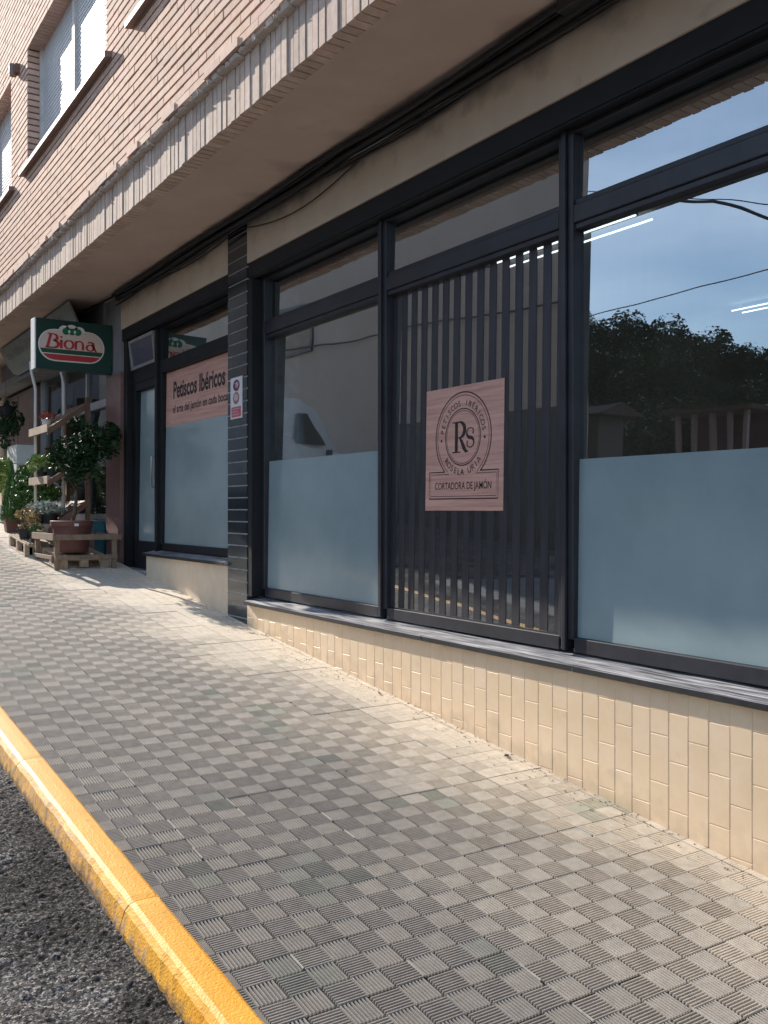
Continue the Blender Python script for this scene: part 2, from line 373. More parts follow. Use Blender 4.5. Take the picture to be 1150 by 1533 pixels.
# ---- pavement: grooved squares laid as real ridges
pav = MB(); PX0, PX1 = .90, 3.0; SX, SY = .095, .0935
X_AL, Y_AL = 1.82, 2.162
M['paving'] = mat('ridged_cement_tile', (.31,.272,.24), (.385,.34,.30), 26, .85, .35, 220, tint=True)
M['paving_bed'] = mat('groove_dirt', (.022,.02,.017), (.05,.044,.038), 24, .95)
M['grout'] = mat('pale_grout', (.50,.46,.40), (.36,.33,.29), 30, .95, .5, 80)
rnd = random.Random(3)
j0 = int(math.floor((0.75 - Y_AL) / SY)); j1 = int((17.5 - Y_AL) / SY)
def kx(y): return max(-.075, min(.06, .045 - .028*(y-2.2)))
tile_off = {}
for i in range(-10, 13):
    xa = max(PX0, X_AL + i*SX); xb = min(PX1, X_AL + (i+1)*SX)
    for j in range(j0, j1):
        ya = Y_AL + j*SY; yb = ya + SY
        xa = max(.985 + kx(ya), X_AL + i*SX)
        if xb - xa < .014: continue
        ti, tj = i // 3, j // 3
        if (ti, tj) not in tile_off:
            tile_off[(ti, tj)] = (rnd.uniform(-.0016, .0016), rnd.uniform(.95, 1.05), rnd.uniform(-.004, .004))
        oz, tt, tilt = tile_off[(ti, tj)]
        cx, cy = (xa+xb)/2, (ya+yb)/2
        wear = (cx - (2.55 if cy < 3.2 else 2.32)) / .5 + mnoise.noise(Vector((cx*2.2, cy*1.6, 5))) * 1.0 + rnd.uniform(-.25, .25)
        if cy > 4: wear += .12 * (cy - 4)*(cx-1)
        wear = max(0, min(1, wear))
        green = mnoise.noise(Vector((cx*3.1+4, cy*2.3, 9)))
        tn = tt * rnd.uniform(.97, 1.04)
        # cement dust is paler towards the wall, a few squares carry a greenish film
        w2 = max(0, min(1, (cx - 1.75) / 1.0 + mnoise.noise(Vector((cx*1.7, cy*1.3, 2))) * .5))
        w3 = max(0, min(1, (cy - 3.2) / 4)) * .55  # tile colour lightened uphill, standing in for glare on the far paving
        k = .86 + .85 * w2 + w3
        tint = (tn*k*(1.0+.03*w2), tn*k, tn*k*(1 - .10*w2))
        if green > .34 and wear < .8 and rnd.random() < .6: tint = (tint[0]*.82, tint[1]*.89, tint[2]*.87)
        e = .0012
        ex0 = .0022 if i % 3 == 0 else e; ex1 = .0022 if i % 3 == 2 else e
        ey0 = .0024 if j % 3 == 0 else e; ey1 = .0024 if j % 3 == 2 else e
        x0, x1, y0, y1 = xa+ex0, xb-ex1, ya+ey0, yb-ey1
        def Z(x, y): return G(y) + oz + tilt*(x - xa)
        if wear > .93:
            pts = [(x0,y0),(x1,y0),(x1,y1),(x0,y1)]
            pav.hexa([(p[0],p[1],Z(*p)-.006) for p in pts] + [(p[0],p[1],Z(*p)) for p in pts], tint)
            continue
        n = 8; gap = .84 * (1 - wear*.8)
        h = .0066 * (1 - wear*.45)
        along_x = (i + j) % 2 == 0
        for q in range(n):
            if along_x:
                p = (y1 - y0) / n; a = y0 + q*p; b = a + p*(1-gap*.55); t0 = a + p*gap*.12; t1 = b - p*gap*.12
                B = [(x0,a),(x1,a),(x1,b),(x0,b)]; T = [(x0+.001,t0),(x1-.001,t0),(x1-.001,t1),(x0+.001,t1)]
            else:
                p = (x1 - x0) / n; a = x0 + q*p; b = a + p*(1-gap*.55); t0 = a + p*gap*.12; t1 = b - p*gap*.12
                B = [(a,y0),(b,y0),(b,y1),(a,y1)]; T = [(t0,y0+.001),(t1,y0+.001),(t1,y1-.001),(t0,y1-.001)]
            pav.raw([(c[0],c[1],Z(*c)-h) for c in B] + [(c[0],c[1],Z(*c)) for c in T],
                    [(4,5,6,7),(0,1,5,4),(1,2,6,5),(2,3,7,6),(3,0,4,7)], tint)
    # bed under this column of squares
for j in range(j0, j1, 3):
    ya = Y_AL + j*SY; yb = ya + 3*SY
    pav.face([(.97+kx(ya), ya, G(ya)-.0067), (PX1+.02, ya, G(ya)-.0067), (PX1+.02, yb, G(yb)-.0067), (.97+kx(yb), yb, G(yb)-.0067)], 1.0, 1)
# pale grout worked into some of the joints
for (i, j) in list(tile_off):
    if rnd.random() < .32:
        x = X_AL + i*3*SX
        if 1.07 < x < PX1 - .01:
            ya = Y_AL + j*3*SY
            for q in range(3):
                if rnd.random() < .5:
                    a = ya + q*SY + rnd.uniform(0, .02); b = a + SY - rnd.uniform(0, .02); w = rnd.uniform(.0015, .0032)
                    pav.hexa([(x-w,a,G(a)-.004),(x+w,a,G(a)-.004),(x+w,b,G(b)-.004),(x-w,b,G(b)-.004),
                              (x-w*.7,a,G(a)+.0008),(x+w*.7,a,G(a)+.0008),(x+w*.6,b,G(b)+.0008),(x-w*.6,b,G(b)+.0008)], 1.0, 2)
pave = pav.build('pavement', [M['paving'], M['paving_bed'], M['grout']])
tag(pave, kind='structure')
# pavement beyond and below what is modelled as ridges
p2 = MB()
for a, b in ((-12, Y_AL + j0*SY), (Y_AL + j1*SY, 45)):
    p2.face([(PX0, a, G(a)-.002), (PX1+.3, a, G(a)-.002), (PX1+.3, b, G(b)-.002), (PX0, b, G(b)-.002)])
tag(p2.build('pavement', mat('distant_paving', (.36,.33,.30), (.44,.40,.36), 12, .9)), kind='structure')

# ---- kerb, yellow painted, chipped edge
M['yellow'] = mat('yellow_road_paint', (.90,.375,.018), (.97,.46,.035), 7, .6, .55, 120, dist=.004)
def _yel():
    nt = M['yellow'].node_tree; L = nt.links.new; p = nt.nodes['Principled BSDF']; old = p.inputs['Base Color'].links[0].from_socket
    t = nt.nodes.new('ShaderNodeTexCoord'); s = nt.nodes.new('ShaderNodeSeparateXYZ'); L(t.outputs['Object'], s.inputs[0])
    n = nt.nodes.new('ShaderNodeTexNoise'); n.inputs['Scale'].default_value = 38; n.inputs['Detail'].default_value = 8; n.inputs['Roughness'].default_value = .75
    L(t.outputs['Object'], n.inputs['Vector'])
    # worn patches on the road-side face and arris
    mr = nt.nodes.new('ShaderNodeMapRange'); mr.inputs['From Min'].default_value = .945; mr.inputs['From Max'].default_value = .895
    mr.inputs['To Min'].default_value = -.16; mr.inputs['To Max'].default_value = .05; L(s.outputs[0], mr.inputs['Value'])
    ad = nt.nodes.new('ShaderNodeMath'); L(n.outputs['Fac'], ad.inputs[0]); L(mr.outputs[0], ad.inputs[1])
    c = nt.nodes.new('ShaderNodeMapRange'); c.inputs['From Min'].default_value = .53; c.inputs['From Max'].default_value = .60; L(ad.outputs[0], c.inputs['Value'])
    m = nt.nodes.new('ShaderNodeMix'); m.data_type = 'RGBA'; m.inputs['B'].default_value = (.52, .31, .17, 1)
    L(c.outputs[0], m.inputs['Factor']); L(old, m.inputs['A'])
    # faded towards the uphill end
    f = nt.nodes.new('ShaderNodeMapRange'); f.inputs['From Min'].default_value = 2.4; f.inputs['From Max'].default_value = 5.5; f.inputs['To Max'].default_value = .55
    L(s.outputs[1], f.inputs['Value'])
    m3 = nt.nodes.new('ShaderNodeMix'); m3.data_type = 'RGBA'; m3.inputs['B'].default_value = (.92, .58, .26, 1)
    L(f.outputs[0], m3.inputs['Factor']); L(m.outputs['Result'], m3.inputs['A']); L(m3.outputs['Result'], p.inputs['Base Color'])
_yel()
def road_side(nt, L, s_):
    a = nt.nodes.new('ShaderNodeMath'); a.operation = 'MULTIPLY_ADD'; a.inputs[1].default_value = -.10045; L(s_.outputs[1], a.inputs[0]); L(s_.outputs[2], a.inputs[2])
    m = nt.nodes.new('ShaderNodeMapRange'); m.inputs['From Min'].default_value = -1.5396 - .03; m.inputs['From Max'].default_value = -1.5396 - .10
    L(a.outputs[0], m.inputs['Value']); return m.outputs[0]
add_dirt(M['yellow'], (.13,.11,.09), road_side, .8, 22)
kb = MB()
def kx(y): return max(-.075, min(.06, .045 - .028*(y-2.2)))
joints = [-6, -4.4, -2.9, -1.45, 0, 1.45, 2.92, 4.32, 5.8, 7.25, 8.7, 10.2, 12, 14, 16, 18, 20, 25, 30, 35, 45]
for a, b in zip(joints[:-1], joints[1:]):
    a += .0015; b -= .0015; n = max(4, int((b-a)/.03)) if b < 8 else 6
    rows = []
    sh = rnd.uniform(-.004, .004)
    for q in range(n+1):
        y = a + (b-a)*q/n
        e1 = mnoise.noise(Vector((y*5, 1, 0)))*.006 + mnoise.noise(Vector((y*22, 1, 4)))*.004
        e2 = mnoise.noise(Vector((y*6, 8, 0)))*.006 + mnoise.noise(Vector((y*30, 8, 4)))*.003
        z = G(y) + .006
        endr = .002 if q in (0, n) else 0
        prof = [(.868+e2, z-.16), (.872+e2, z-.075), (.888+e1+sh, z-.024+e2*.5), (.902+e1+sh, z-.007-endr), (.918+sh, z-endr+e1*.2), (.96, z+.001-endr), (.990, z-endr), (1.000+e2*.5, z-.006), (1.0, z-.16)]
        rows.append([(x + kx(y), y, zz) for x, zz in prof])
    base = len(kb.v); m_ = len(rows[0])
    for r_ in rows: kb.v.extend(r_)
    for q in range(n):
        for k in range(m_-1):
            i0 = base + q*m_ + k
            kb.f.append((i0, i0+m_, i0+m_+1, i0+1)); kb.t.append(1.0); kb.m.append(0)
    kb.f.append(tuple(base+k for k in range(m_))); kb.t.append(1.0); kb.m.append(0)
    kb.f.append(tuple(base+n*m_+k for k in range(m_))[::-1]); kb.t.append(1.0); kb.m.append(0)
tag(kb.build('kerb', M['yellow'], smooth=False), kind='structure')

# ================================================================== THE BRICK BUILDING
bld = empty('brick_building', (3.0, 6.0, 0))
tag(bld, 'pink brick building on the hill street with black framed shop windows and cream tiled plinth', 'building')
YB0, YB1 = -4.0, 20.0
XW = 2.078                      # face of the brick wall above
XS = 2.12                       # face of the soldier course
ZS0, ZS1 = 2.165, 2.478
XG = 3.12                       # glass plane
LEAN = math.tan(math.radians(.85))  # the old panes lean back a little in their frames
ZSOF = 2.262

# upper windows: (y0, y1)
WINS = [(10.58, 13.26), (7.115, 9.79), (3.65, 6.32), (0.18, 2.86), (14.0, 16.7)]
WZ0, WZ1 = 3.438, 4.613
# wall bricks
wb = MB(); PZ, LY = .0625, .24
rnd = random.Random(11)
nrow = int((7.2 - ZS1 - .012) / PZ)
def spans(y0, y1, z0, z1):
    """pieces of [y0,y1] left after cutting windows"""
    out = [(y0, y1)]
    if z1 > WZ0 + .01 and z0 < WZ1 - .01:
        for a, b in WINS:
            nx = []
            for s, e in out:
                if e <= a or s >= b: nx.append((s, e))
                else:
                    if s < a - .02: nx.append((s, a))
                    if e > b + .02: nx.append((b, e))
            out = nx
    return out
for r_ in range(nrow):
    z0 = ZS1 + .012 + r_*PZ; z1 = z0 + PZ - .0155
    if z0 < WZ0 < z1: z1 = z1
    y = YB0 + (r_ % 2) * LY/2 + rnd.uniform(-.008, .008)
    while y < YB1:
        for a, b in spans(y + .001, y + LY - .001, z0, z1):
            pr = rnd.uniform(-.0015, .0015); tn = rnd.uniform(.88, 1.08); wz = rnd.uniform(-.002, .002)
            x = XW + pr
            if r_ == 0: x -= .004 + rnd.uniform(0, .016)
            t = (tn*rnd.uniform(.97, 1.03), tn, tn*rnd.uniform(.94, 1.03))
            wb.raw([(XW+.020,a,z0+wz-.001),(XW+.020,b,z0+wz-.001),(XW+.020,b,z1+wz),(XW+.020,a,z1+wz),
                    (x,a+.002,z0+wz),(x,b-.002,z0+wz),(x,b-.002,z1+wz-.002),(x,a+.002,z1+wz-.002)],
                   [(4,7,6,5),(0,4,5,1),(1,5,6,2),(2,6,7,3),(3,7,4,0)], t)
        y += LY
# mortar plane behind bricks, with openings, and reveals
XM = XW + .017
ycuts = [YB0]
for a, b in sorted(WINS): ycuts += [a, b]
ycuts.append(YB1)
wb.face([(XM,YB0,ZS1),(XM,YB0,WZ0),(XM,YB1,WZ0),(XM,YB1,ZS1)], 1.0, 1)
wb.face([(XM,YB0,WZ1),(XM,YB0,7.3),(XM,YB1,7.3),(XM,YB1,WZ1)], 1.0, 1)
for k in range(0, len(ycuts), 2):
    wb.face([(XM,ycuts[k],WZ0),(XM,ycuts[k],WZ1),(XM,ycuts[k+1],WZ1),(XM,ycuts[k+1],WZ0)], 1.0, 1)
wall = wb.build('brick_wall', [M['brick'], M['mortar']], bld)
# reveals of each opening in brick
for a, b in WINS:
    rv = MB()
    for r_ in range(nrow):
        z0 = ZS1 + .012 + r_*PZ; z1 = z0 + PZ - .0155
        if z1 < WZ0 - .02 or z0 > WZ1 + .0: continue
        for yy, sgn in ((a, 1), (b, -1)):
            tn = rnd.uniform(.85, 1.05)
            rv.box(XW+.003, XW+.19, min(yy, yy+sgn*-.03)+ (0 if sgn>0 else 0), max(yy, yy+sgn*-.03), z0, min(z1, WZ1+.04), tn)
    for yy, sgn in ((a, -1), (b, 1)):
        rv.box(XW+.012, XW+.2, min(yy+sgn*.008, yy+sgn*.04), max(yy+sgn*.008, yy+sgn*.04), WZ0-.05, WZ1+.04, 1.0, 1)
    y = a
    while y < b:                                   # lintel of soldier bricks
        rv.box(XW+.001, XW+.19, y+.004, min(b, y+.066)-.004, WZ1, WZ1+.05, rnd.uniform(.85, 1.05)); y += .066
    rv.box(XW+.014, XW+.2, a, b, WZ1+.006, WZ1+.06, 1.0, 1)
    o = rv.build('window_reveal', [M['brick'], M['mortar']], bld)
    # shutter window
    fr = MB(); XF = XW + .135
    fr.box(XF-.02, XF+.04, a+.002, a+.055, WZ0+.002, WZ1-.002); fr.box(XF-.02, XF+.04, b-.055, b-.002, WZ0+.002, WZ1-.002)
    mid = (a+b)/2 + .05
    fr.box(XF-.02, XF+.04, mid-.035, mid+.035, WZ0+.002, WZ1-.002)
    fr.box(XF+.02, XF+.04, a+.055, b-.055, WZ1-.05, WZ1-.004)
    w = fr.build('upper_window', M['white_dirty'], bld)
    s_ = MB(); z = WZ0 + .004
    while z < WZ1 - .02:
        for (ya, yb) in ((a+.056, mid-.036), (mid+.036, b-.056)):
            s_.hexa([(XF+.012,ya,z),(XF+.03,ya,z),(XF+.03,yb,z),(XF+.012,yb,z),(XF+.012,ya,z+.036),(XF+.03,ya,z+.036),(XF+.03,yb,z+.036),(XF+.012,yb,z+.036)])
            s_.hexa([(XF+.005,ya,z+.007),(XF+.012,ya,z+.001),(XF+.012,yb,z+.001),(XF+.005,yb,z+.007),(XF+.005,ya,z+.029),(XF+.012,ya,z+.035),(XF+.012,yb,z+.035),(XF+.005,yb,z+.029)])
        z += .041
    s_.box(XF+.028, XF+.034, a+.05, b-.05, WZ0, WZ1)
    s_.build('roller_shutter', M['shutter'], w)
    sl = MB(); sl.hexa([(XW-.055,a-.16,WZ0-.075),(XF-.02,a-.16,WZ0-.045),(XF-.02,b+.16,WZ0-.045),(XW-.055,b+.16,WZ0-.075),
                        (XW-.055,a-.16,WZ0-.028),(XF-.02,a-.16,WZ0+.003),(XF-.02,b+.16,WZ0+.003),(XW-.055,b+.16,WZ0-.028)])
    sl.build('window_sill', M['stone'], w, bevel=.004)

# soldier course with its underside
so = MB(); y = YB0
rnd = random.Random(5)
while y < YB1:
    w = .0635 + rnd.uniform(-.003, .003); tn = rnd.uniform(.84, 1.10); pr = rnd.uniform(-.004, .004)
    t = (tn*rnd.uniform(.97, 1.04), tn, tn*rnd.uniform(.95, 1.03))
    so.hexa([(XS+pr,y+.005,ZS0+rnd.uniform(-.003,.003)),(XS+.105,y+.005,ZS0),(XS+.105,y+w-.005,ZS0),(XS+pr,y+w-.005,ZS0+rnd.uniform(-.003,.003)),
             (XS+pr,y+.005,ZS1-.02),(XS+.105,y+.005,ZS1-.02),(XS+.105,y+w-.005,ZS1-.02),(XS+pr,y+w-.005,ZS1-.02)], t)
    y += w
so.box(XS+.009, XS+.11, YB0, YB1, ZS0+.022, ZS1-.004, 1.0, 1)
so.build('soldier_course', [M['soldier'], M['mortar']], bld)
# ragged mortar squeezed between the course and the wall above, and chipped brick ends
rg = MB(); y = YB0
pts_t = []
while y < YB1:
    L_ = rnd.uniform(.03, .11)
    big = mnoise.noise(Vector((y*2.2, 0, 0)))
    pr = .002 + .016 * max(0, big + .2) + rnd.uniform(0, .012)
    dz = rnd.uniform(-.012, .006) - .012
    rg.hexa([(XW+.005-pr*.5,y,ZS1-.006+dz),(XS+.03,y,ZS1-.012+dz),(XS+.03,y+L_,ZS1-.012+dz),(XW+.005-pr*.4,y+L_,ZS1-.004+dz),
             (XW-pr,y+.01,ZS1+rnd.uniform(-.010,.002)),(XS+.03,y,ZS1+.008),(XS+.03,y+L_,ZS1+.008),(XW-pr*.8,y+L_-.008,ZS1+rnd.uniform(-.010,.002))])
    y += L_ * rnd.uniform(.98, 1.25)
rg.build('mortar_bead', M['mortar_pale'], bld)

# soffit
sf = MB()
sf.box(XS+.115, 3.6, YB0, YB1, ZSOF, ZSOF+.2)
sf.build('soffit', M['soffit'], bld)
# frieze (beige band above the shopfront)
def zsky(y): return 0
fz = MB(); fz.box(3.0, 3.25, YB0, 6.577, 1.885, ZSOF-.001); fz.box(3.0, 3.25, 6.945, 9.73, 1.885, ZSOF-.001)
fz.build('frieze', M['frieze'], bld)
# pilaster with dark glazed tiles and white joints
pl = MB()
pl.hexa([(3.006,6.581,G(6.58)-.1),(3.45,6.581,G(6.58)-.1),(3.45,6.941,G(6.94)-.1),(3.006,6.941,G(6.94)-.1),
         (3.006,6.581,ZSOF-.002),(3.45,6.581,ZSOF-.002),(3.45,6.941,ZSOF-.002),(3.006,6.941,ZSOF-.002)], 1.0, 1)
z = -.93
while z < ZSOF - .02:
    z1 = min(z + .093, ZSOF - .003)
    tn = random.uniform(.8, 1.3)
    pl.box(3.0, 3.0065, 6.579, 6.943, z+.0045, z1-.0045, tn)
    pl.box(3.0, 3.10, 6.5775, 6.5815, z+.0045, z1-.0045, tn)
    z += .093
pl.build('tiled_pilaster', [M['dark_tile'], M['white_joint']], bld)
# cream tiled plinths
def plinth(y0, y1, ztop, xf=3.0):
    b = MB(); cw, ch = .0962, .195
    b.hexa([(xf+.0012,y0,G(y0)-.1),(xf+.25,y0,G(y0)-.1),(xf+.25,y1,G(y1)-.1),(xf+.0012,y1,G(y1)-.1),
            (xf+.0012,y0,ztop),(xf+.25,y0,ztop),(xf+.25,y1,ztop),(xf+.0012,y1,ztop)], 1.0, 1)
    y = y1; c = 0
    while y > y0 + .01:
        ya = max(y0, y - cw); z = -.815 + ((c % 2) * .0975) + .195*4
        zlow = min(G(ya), G(y)) - .05
        while z > zlow - ch:
            za, zb = z - ch, z
            if za < ztop and zb > zlow:
                t = .97 + random.uniform(-.02, .02)
                a2, b2 = max(za, zlow), min(zb, ztop - .001)
                if b2 - a2 > .01:
                    g = .0016
                    pts = [(ya+g,a2+g),(y-g,a2+g),(y-g,b2-g),(ya+g,b2-g)]; s = .0018
                    pr = random.uniform(0, .0012)
                    b.raw([(xf+.0015,p[0],p[1]) for p in pts] + [(xf-pr,ya+g+s,a2+g+s),(xf-pr,y-g-s,a2+g+s),(xf-pr,y-g-s,b2-g-s),(xf-pr,ya+g+s,b2-g-s)],
                          [(4,7,6,5),(0,4,5,1),(1,5,6,2),(2,6,7,3),(3,7,4,0)], t)
            z -= ch
        y -= cw; c += 1
    return b.build('tiled_plinth', [M['cream'], M['cream_joint']], bld)
plinth(YB0, 6.577, -.722)
M['cream_plain'] = mat('cream_painted_render', (.78,.64,.48), (.70,.56,.42), 6, .6, .2, 40)
lp = MB(); lp.hexa([(3.0,6.946,G(6.95)-.1),(3.24,6.946,G(6.95)-.1),(3.24,8.92,G(8.92)-.1),(3.0,8.92,G(8.92)-.1),
                    (3.0,6.946,-.45),(3.24,6.946,-.45),(3.24,8.92,-.45),(3.0,8.92,-.45)])
tag(lp.build('plinth', M['cream_plain'], bld), 'smooth cream painted plinth without tile joints')
# sills
def sill(y0, y1, zt, name='window_sill'):
    s = MB(); n = max(1, int((y1-y0)/1.13)); d = (y1-y0)/n
    for k in range(n):
        a, b = y0+k*d+.0015, y0+(k+1)*d-.0015; w = random.uniform(-.002, .002)
        s.hexa([(2.966+w,a,zt-.028),(3.16,a,zt-.004),(3.16,b,zt-.004),(2.966+w,b,zt-.028),
                (2.966+w,a,zt-.004),(3.16,a,zt+.032),(3.16,b,zt+.032),(2.966+w,b,zt-.004)])
        s.raw([(2.9655+w,a+.001,zt-.0285),(2.9655+w,b-.001,zt-.0285),(2.9655+w,b-.001,zt-.0045),(2.9655+w,a+.001,zt-.0045)], [(0,3,2,1)], 1.0, 1)
    return s.build(name, [M['slate'], M['slate_edge']], bld)
sill(YB0, 6.574, -.694)
sill(6.948, 8.935, -.418)

# ---- shopfront windows
def pane(y0, y1, z0, z1, parent, m='glass', x=XG):
    p = MB(); k = (z1-z0)*LEAN; p.face([(x,y0,z0),(x+k,y0,z1),(x+k,y1,z1),(x,y1,z0)])
    return p.build('glass_pane', M[m], parent)
def film(y0, y1, z0, z1, parent):
    p = MB(); k = (z1-z0)*LEAN; a = XG-.0035; b = XG-.0015
    p.hexa([(a,y0,z0),(b,y0,z0),(b,y1,z0),(a,y1,z0),(a+k,y0,z1),(b+k,y0,z1),(b+k,y1,z1),(a+k,y1,z1)])
    return p.build('frosted_film', M['frost'], parent)
def frame_bars(bars, name, m='grey_frame', bevel=.004):
    f = MB()
    for (y0, y1, z0, z1, x0, x1) in bars: f.box(x0, x1, y0, y1, z0, z1)
    return f.build(name, M[m], bld, bevel=bevel)
ZB, ZT = -.604, 1.770
ZTR0, ZTR1 = 1.300, 1.440
# header beam and jamb
hd = MB(); hd.box(3.012, 3.26, YB0, 6.577, ZT, 1.884); hd.box(3.012, 3.26, 6.945, 9.73, ZT, 1.884)
hd.box(3.018, 3.035, YB0, 6.577, ZT-.012, ZT)     # drip edge
hd.box(3.018, 3.035, 6.945, 9.73, ZT-.012, ZT)
hd.build('header_beam', M['black'], bld, bevel=.003)
jb = MB(); jb.box(3.004, 3.2, 6.500, 6.5765, -.66, ZT-.013)
jb.build('black_jamb', M['black'], bld, bevel=.003)
mull = [-1.53, .04, 1.62, 3.215, 4.808, 6.445]
for k in range(len(mull)-1):
    ya, yb = mull[k], mull[k+1]; hw = .036
    la = ya + hw; lb = yb - hw if k < 4 else 6.472
    bars = [(la-.028, la+.012, ZB, ZT, 3.088, 3.16), (lb-.012, lb+.026, ZB, ZT, 3.088, 3.16),
            (la+.0125, lb-.0125, ZB-.058, ZB+.010, 3.092, 3.16), (la+.0125, lb-.0125, ZT-.022, ZT-.001, 3.092, 3.16),
            (la+.0125, lb-.0125, ZTR0+.028, ZTR1-.028, 3.088, 3.16), (la+.0125, lb-.0125, ZTR0, ZTR0+.0275, 3.100, 3.16), (la+.0125, lb-.0125, ZTR1-.0275, ZTR1, 3.100, 3.16)]
    w = frame_bars(bars, 'display_window')
    pane(la+.013, lb-.013, ZB+.011, ZTR0-.001, w); pane(la+.013, lb-.013, ZTR1+.001, ZT-.023, w)
    if k == 4: film(la+.013, lb-.013, ZB+.011, .368, w); tag(w, 'display window left of the slatted one, frosted film on its lower half')
    elif k == 3: tag(w, 'display window with dark vertical slats behind the glass')
    else: film(la+.013, lb-.013, ZB+.011, .235, w)
# mullion covers
for ya in mull[1:5]:
    f = MB(); f.box(3.070, 3.0875, ya-.013, ya+.013, ZB-.05, ZT-.002); f.box(3.0878, 3.16, ya-.0075, ya+.0075, ZB-.05, ZT-.002)
    f.build('mullion', M['grey_frame'], bld, bevel=.003)
bb = MB(); bb.box(3.105, 3.2, YB0, 6.50, -.665, ZB-.0585); bb.build('bottom_rail', M['black'], bld, bevel=.003)

# ---- second shopfront: door and window
Z2B = -.335
w2 = frame_bars([(6.90, 6.96, Z2B, ZT, 3.09, 3.16), (8.735, 8.80, Z2B, ZT, 3.09, 3.16), (6.961, 8.734, Z2B-.055, Z2B+.012, 3.092, 3.16),
                 (6.961, 8.734, ZTR0+.02, ZTR1, 3.088, 3.16), (6.961, 8.734, ZT-.02, ZT-.001, 3.092, 3.16)], 'display_window', 'black')
tag(w2, 'display window beside the shop door with fully frosted glass under a clear fanlight')
pane(6.962, 8.733, Z2B+.013, ZTR0+.019, w2); pane(6.962, 8.733, ZTR1+.001, ZT-.021, w2)
film(6.962, 8.733, Z2B+.013, .80, w2)
br = MB(); br.box(3.105, 3.2, 6.948, 8.80, -.395, Z2B-.0555); br.build('bottom_rail', M['black'], bld)
dr = MB()
dr.box(3.085, 3.16, 8.86, 8.925, G(9.3)-.02, ZTR0); dr.box(3.085, 3.16, 9.50, 9.62, G(9.3)-.02, ZTR0)
dr.box(3.086, 3.16, 8.926, 9.499, G(9.3)-.02, -.32); dr.box(3.086, 3.16, 8.926, 9.499, 1.22, ZTR0)
door = dr.build('shop_door', M['black'], bld, bevel=.003)
pane(8.926, 9.499, -.319, 1.219, door); film(8.927, 9.498, -.318, 1.218, door)
hn = MB(); hn.tube([(3.085,8.89,.22),(3.04,8.89,.22),(3.04,8.89,.52),(3.085,8.89,.52)], .009); hn.build('door_handle', M['steel'], door, smooth=True)
df = MB(); df.box(3.06, 3.2, 8.801, 8.858, -.62, ZT-.002); df.box(3.03, 3.2, 9.621, 9.729, -.68, ZT-.002)
df.box(3.08, 3.2, 8.859, 9.62, ZTR0+.002, ZTR1); df.box(3.08, 3.2, 8.859, 9.62, ZT-.02, ZT-.002)
df.build('door_frame', M['black'], bld, bevel=.003)
# hopper fanlight over the door, tipped open
hp = MB(); zz0, zz1 = ZTR1+.005, ZT-.025
for (ya, yb, za, zb) in ((8.87, 8.90, zz0, zz1), (9.585, 9.615, zz0, zz1), (8.901, 9.584, zz0, zz0+.03), (8.901, 9.584, zz1-.03, zz1)):
    tilt = lambda z: 3.02 + (z - zz0) * -.10 + .05
    hp.hexa([(tilt(za),ya,za),(tilt(za)+.03,ya,za),(tilt(za)+.03,yb,za),(tilt(za),yb,za),(tilt(zb),ya,zb),(tilt(zb)+.03,ya,zb),(tilt(zb)+.03,yb,zb),(tilt(zb),yb,zb)])
hpo = hp.build('fanlight', M['steel'], bld)
hg = MB(); t0, t1 = 3.085, 3.05
hg.face([(t0,8.90,zz0+.03),(t0,9.585,zz0+.03),(t1,9.585,zz1-.03),(t1,8.90,zz1-.03)])
hg.build('glass_pane', mat('bluish_pane', (.07,.085,.13), None, rough=.3), hpo)
# door step
st = MB(); st.box(2.99, 3.3, 8.93, 9.73, G(8.93)-.1, -.598)
st.build('door_step', M['slate'], bld, bevel=.004)
# brown clad pilaster between the shops, grey panel over it
bp_ = MB(); bp_.box(2.995, 3.4, 9.732, 10.25, G(9.7)-.1, 1.45)
bp_.build('brown_pilaster', M['brownpil'], bld, bevel=.004)
gp = MB(); gp.box(3.0, 3.4, 9.732, 10.25, 1.451, ZSOF-.001); gp.build('grey_panel', M['greywall'], bld)

# ---- third shopfront (flower shop)
z3 = -.05
g3 = MB()
for (ya, yb, za, zb, x0) in ((10.251, 10.33, z3, 2.0, 3.08), (11.36, 11.42, z3, 2.0, 3.09), (12.5, 12.57, z3, 2.0, 3.09), (13.6, 13.70, z3, 2.0, 3.08),
                         (10.331, 13.599, 1.17, 1.26, 3.092), (10.331, 13.599, z3-.09, z3, 3.06), (10.331, 13.599, 1.93, 2.0, 3.094)):
    g3.box(x0, 3.16, ya, yb, za, zb)
w3 = g3.build('display_window', mat('grey_aluminium', (.42,.42,.46), (.36,.36,.40), 5, .45, metal=.3), bld, bevel=.003)
tag(w3, 'grey aluminium framed window of the flower shop')
for ya, yb in ((10.331, 11.359), (11.421, 12.499), (12.571, 13.599)):
    pane(ya, yb, z3+.001, 1.169, w3, 'glass2'); pane(ya, yb, 1.261, 1.929, w3, 'glass2')
b3 = MB(); b3.box(3.05, 3.3, 10.251, 13.7, G(10)-.2, z3-.0905); b3.build('plinth', M['greywall'], bld)
d3 = MB(); d3.box(3.02, 3.3, 13.72, 15.9, G(13.7)-.1, 1.75)
d3.box(3.005, 3.0195, 13.75, 14.78, 0, 1.7); d3.box(3.005, 3.0195, 14.82, 15.86, .1, 1.7)
d3.build('brown_double_door', mat('brown_door', (.17,.10,.085), (.13,.08,.07), 5, .5), bld, bevel=.004)
c3_ = MB(); c3_.box(2.98, 3.3, 15.902, 16.6, 0, ZSOF); c3_.build('cream_pillar', M['frieze'], bld)
l3 = MB(); l3.box(2.80, 3.3, 10.252, 17.5, 1.80, 1.90); l3.box(2.97, 3.3, 10.252, 15.9, 1.902, ZSOF-.001)
l3.box(2.99, 3.3, 16.601, 20, 0, ZSOF)
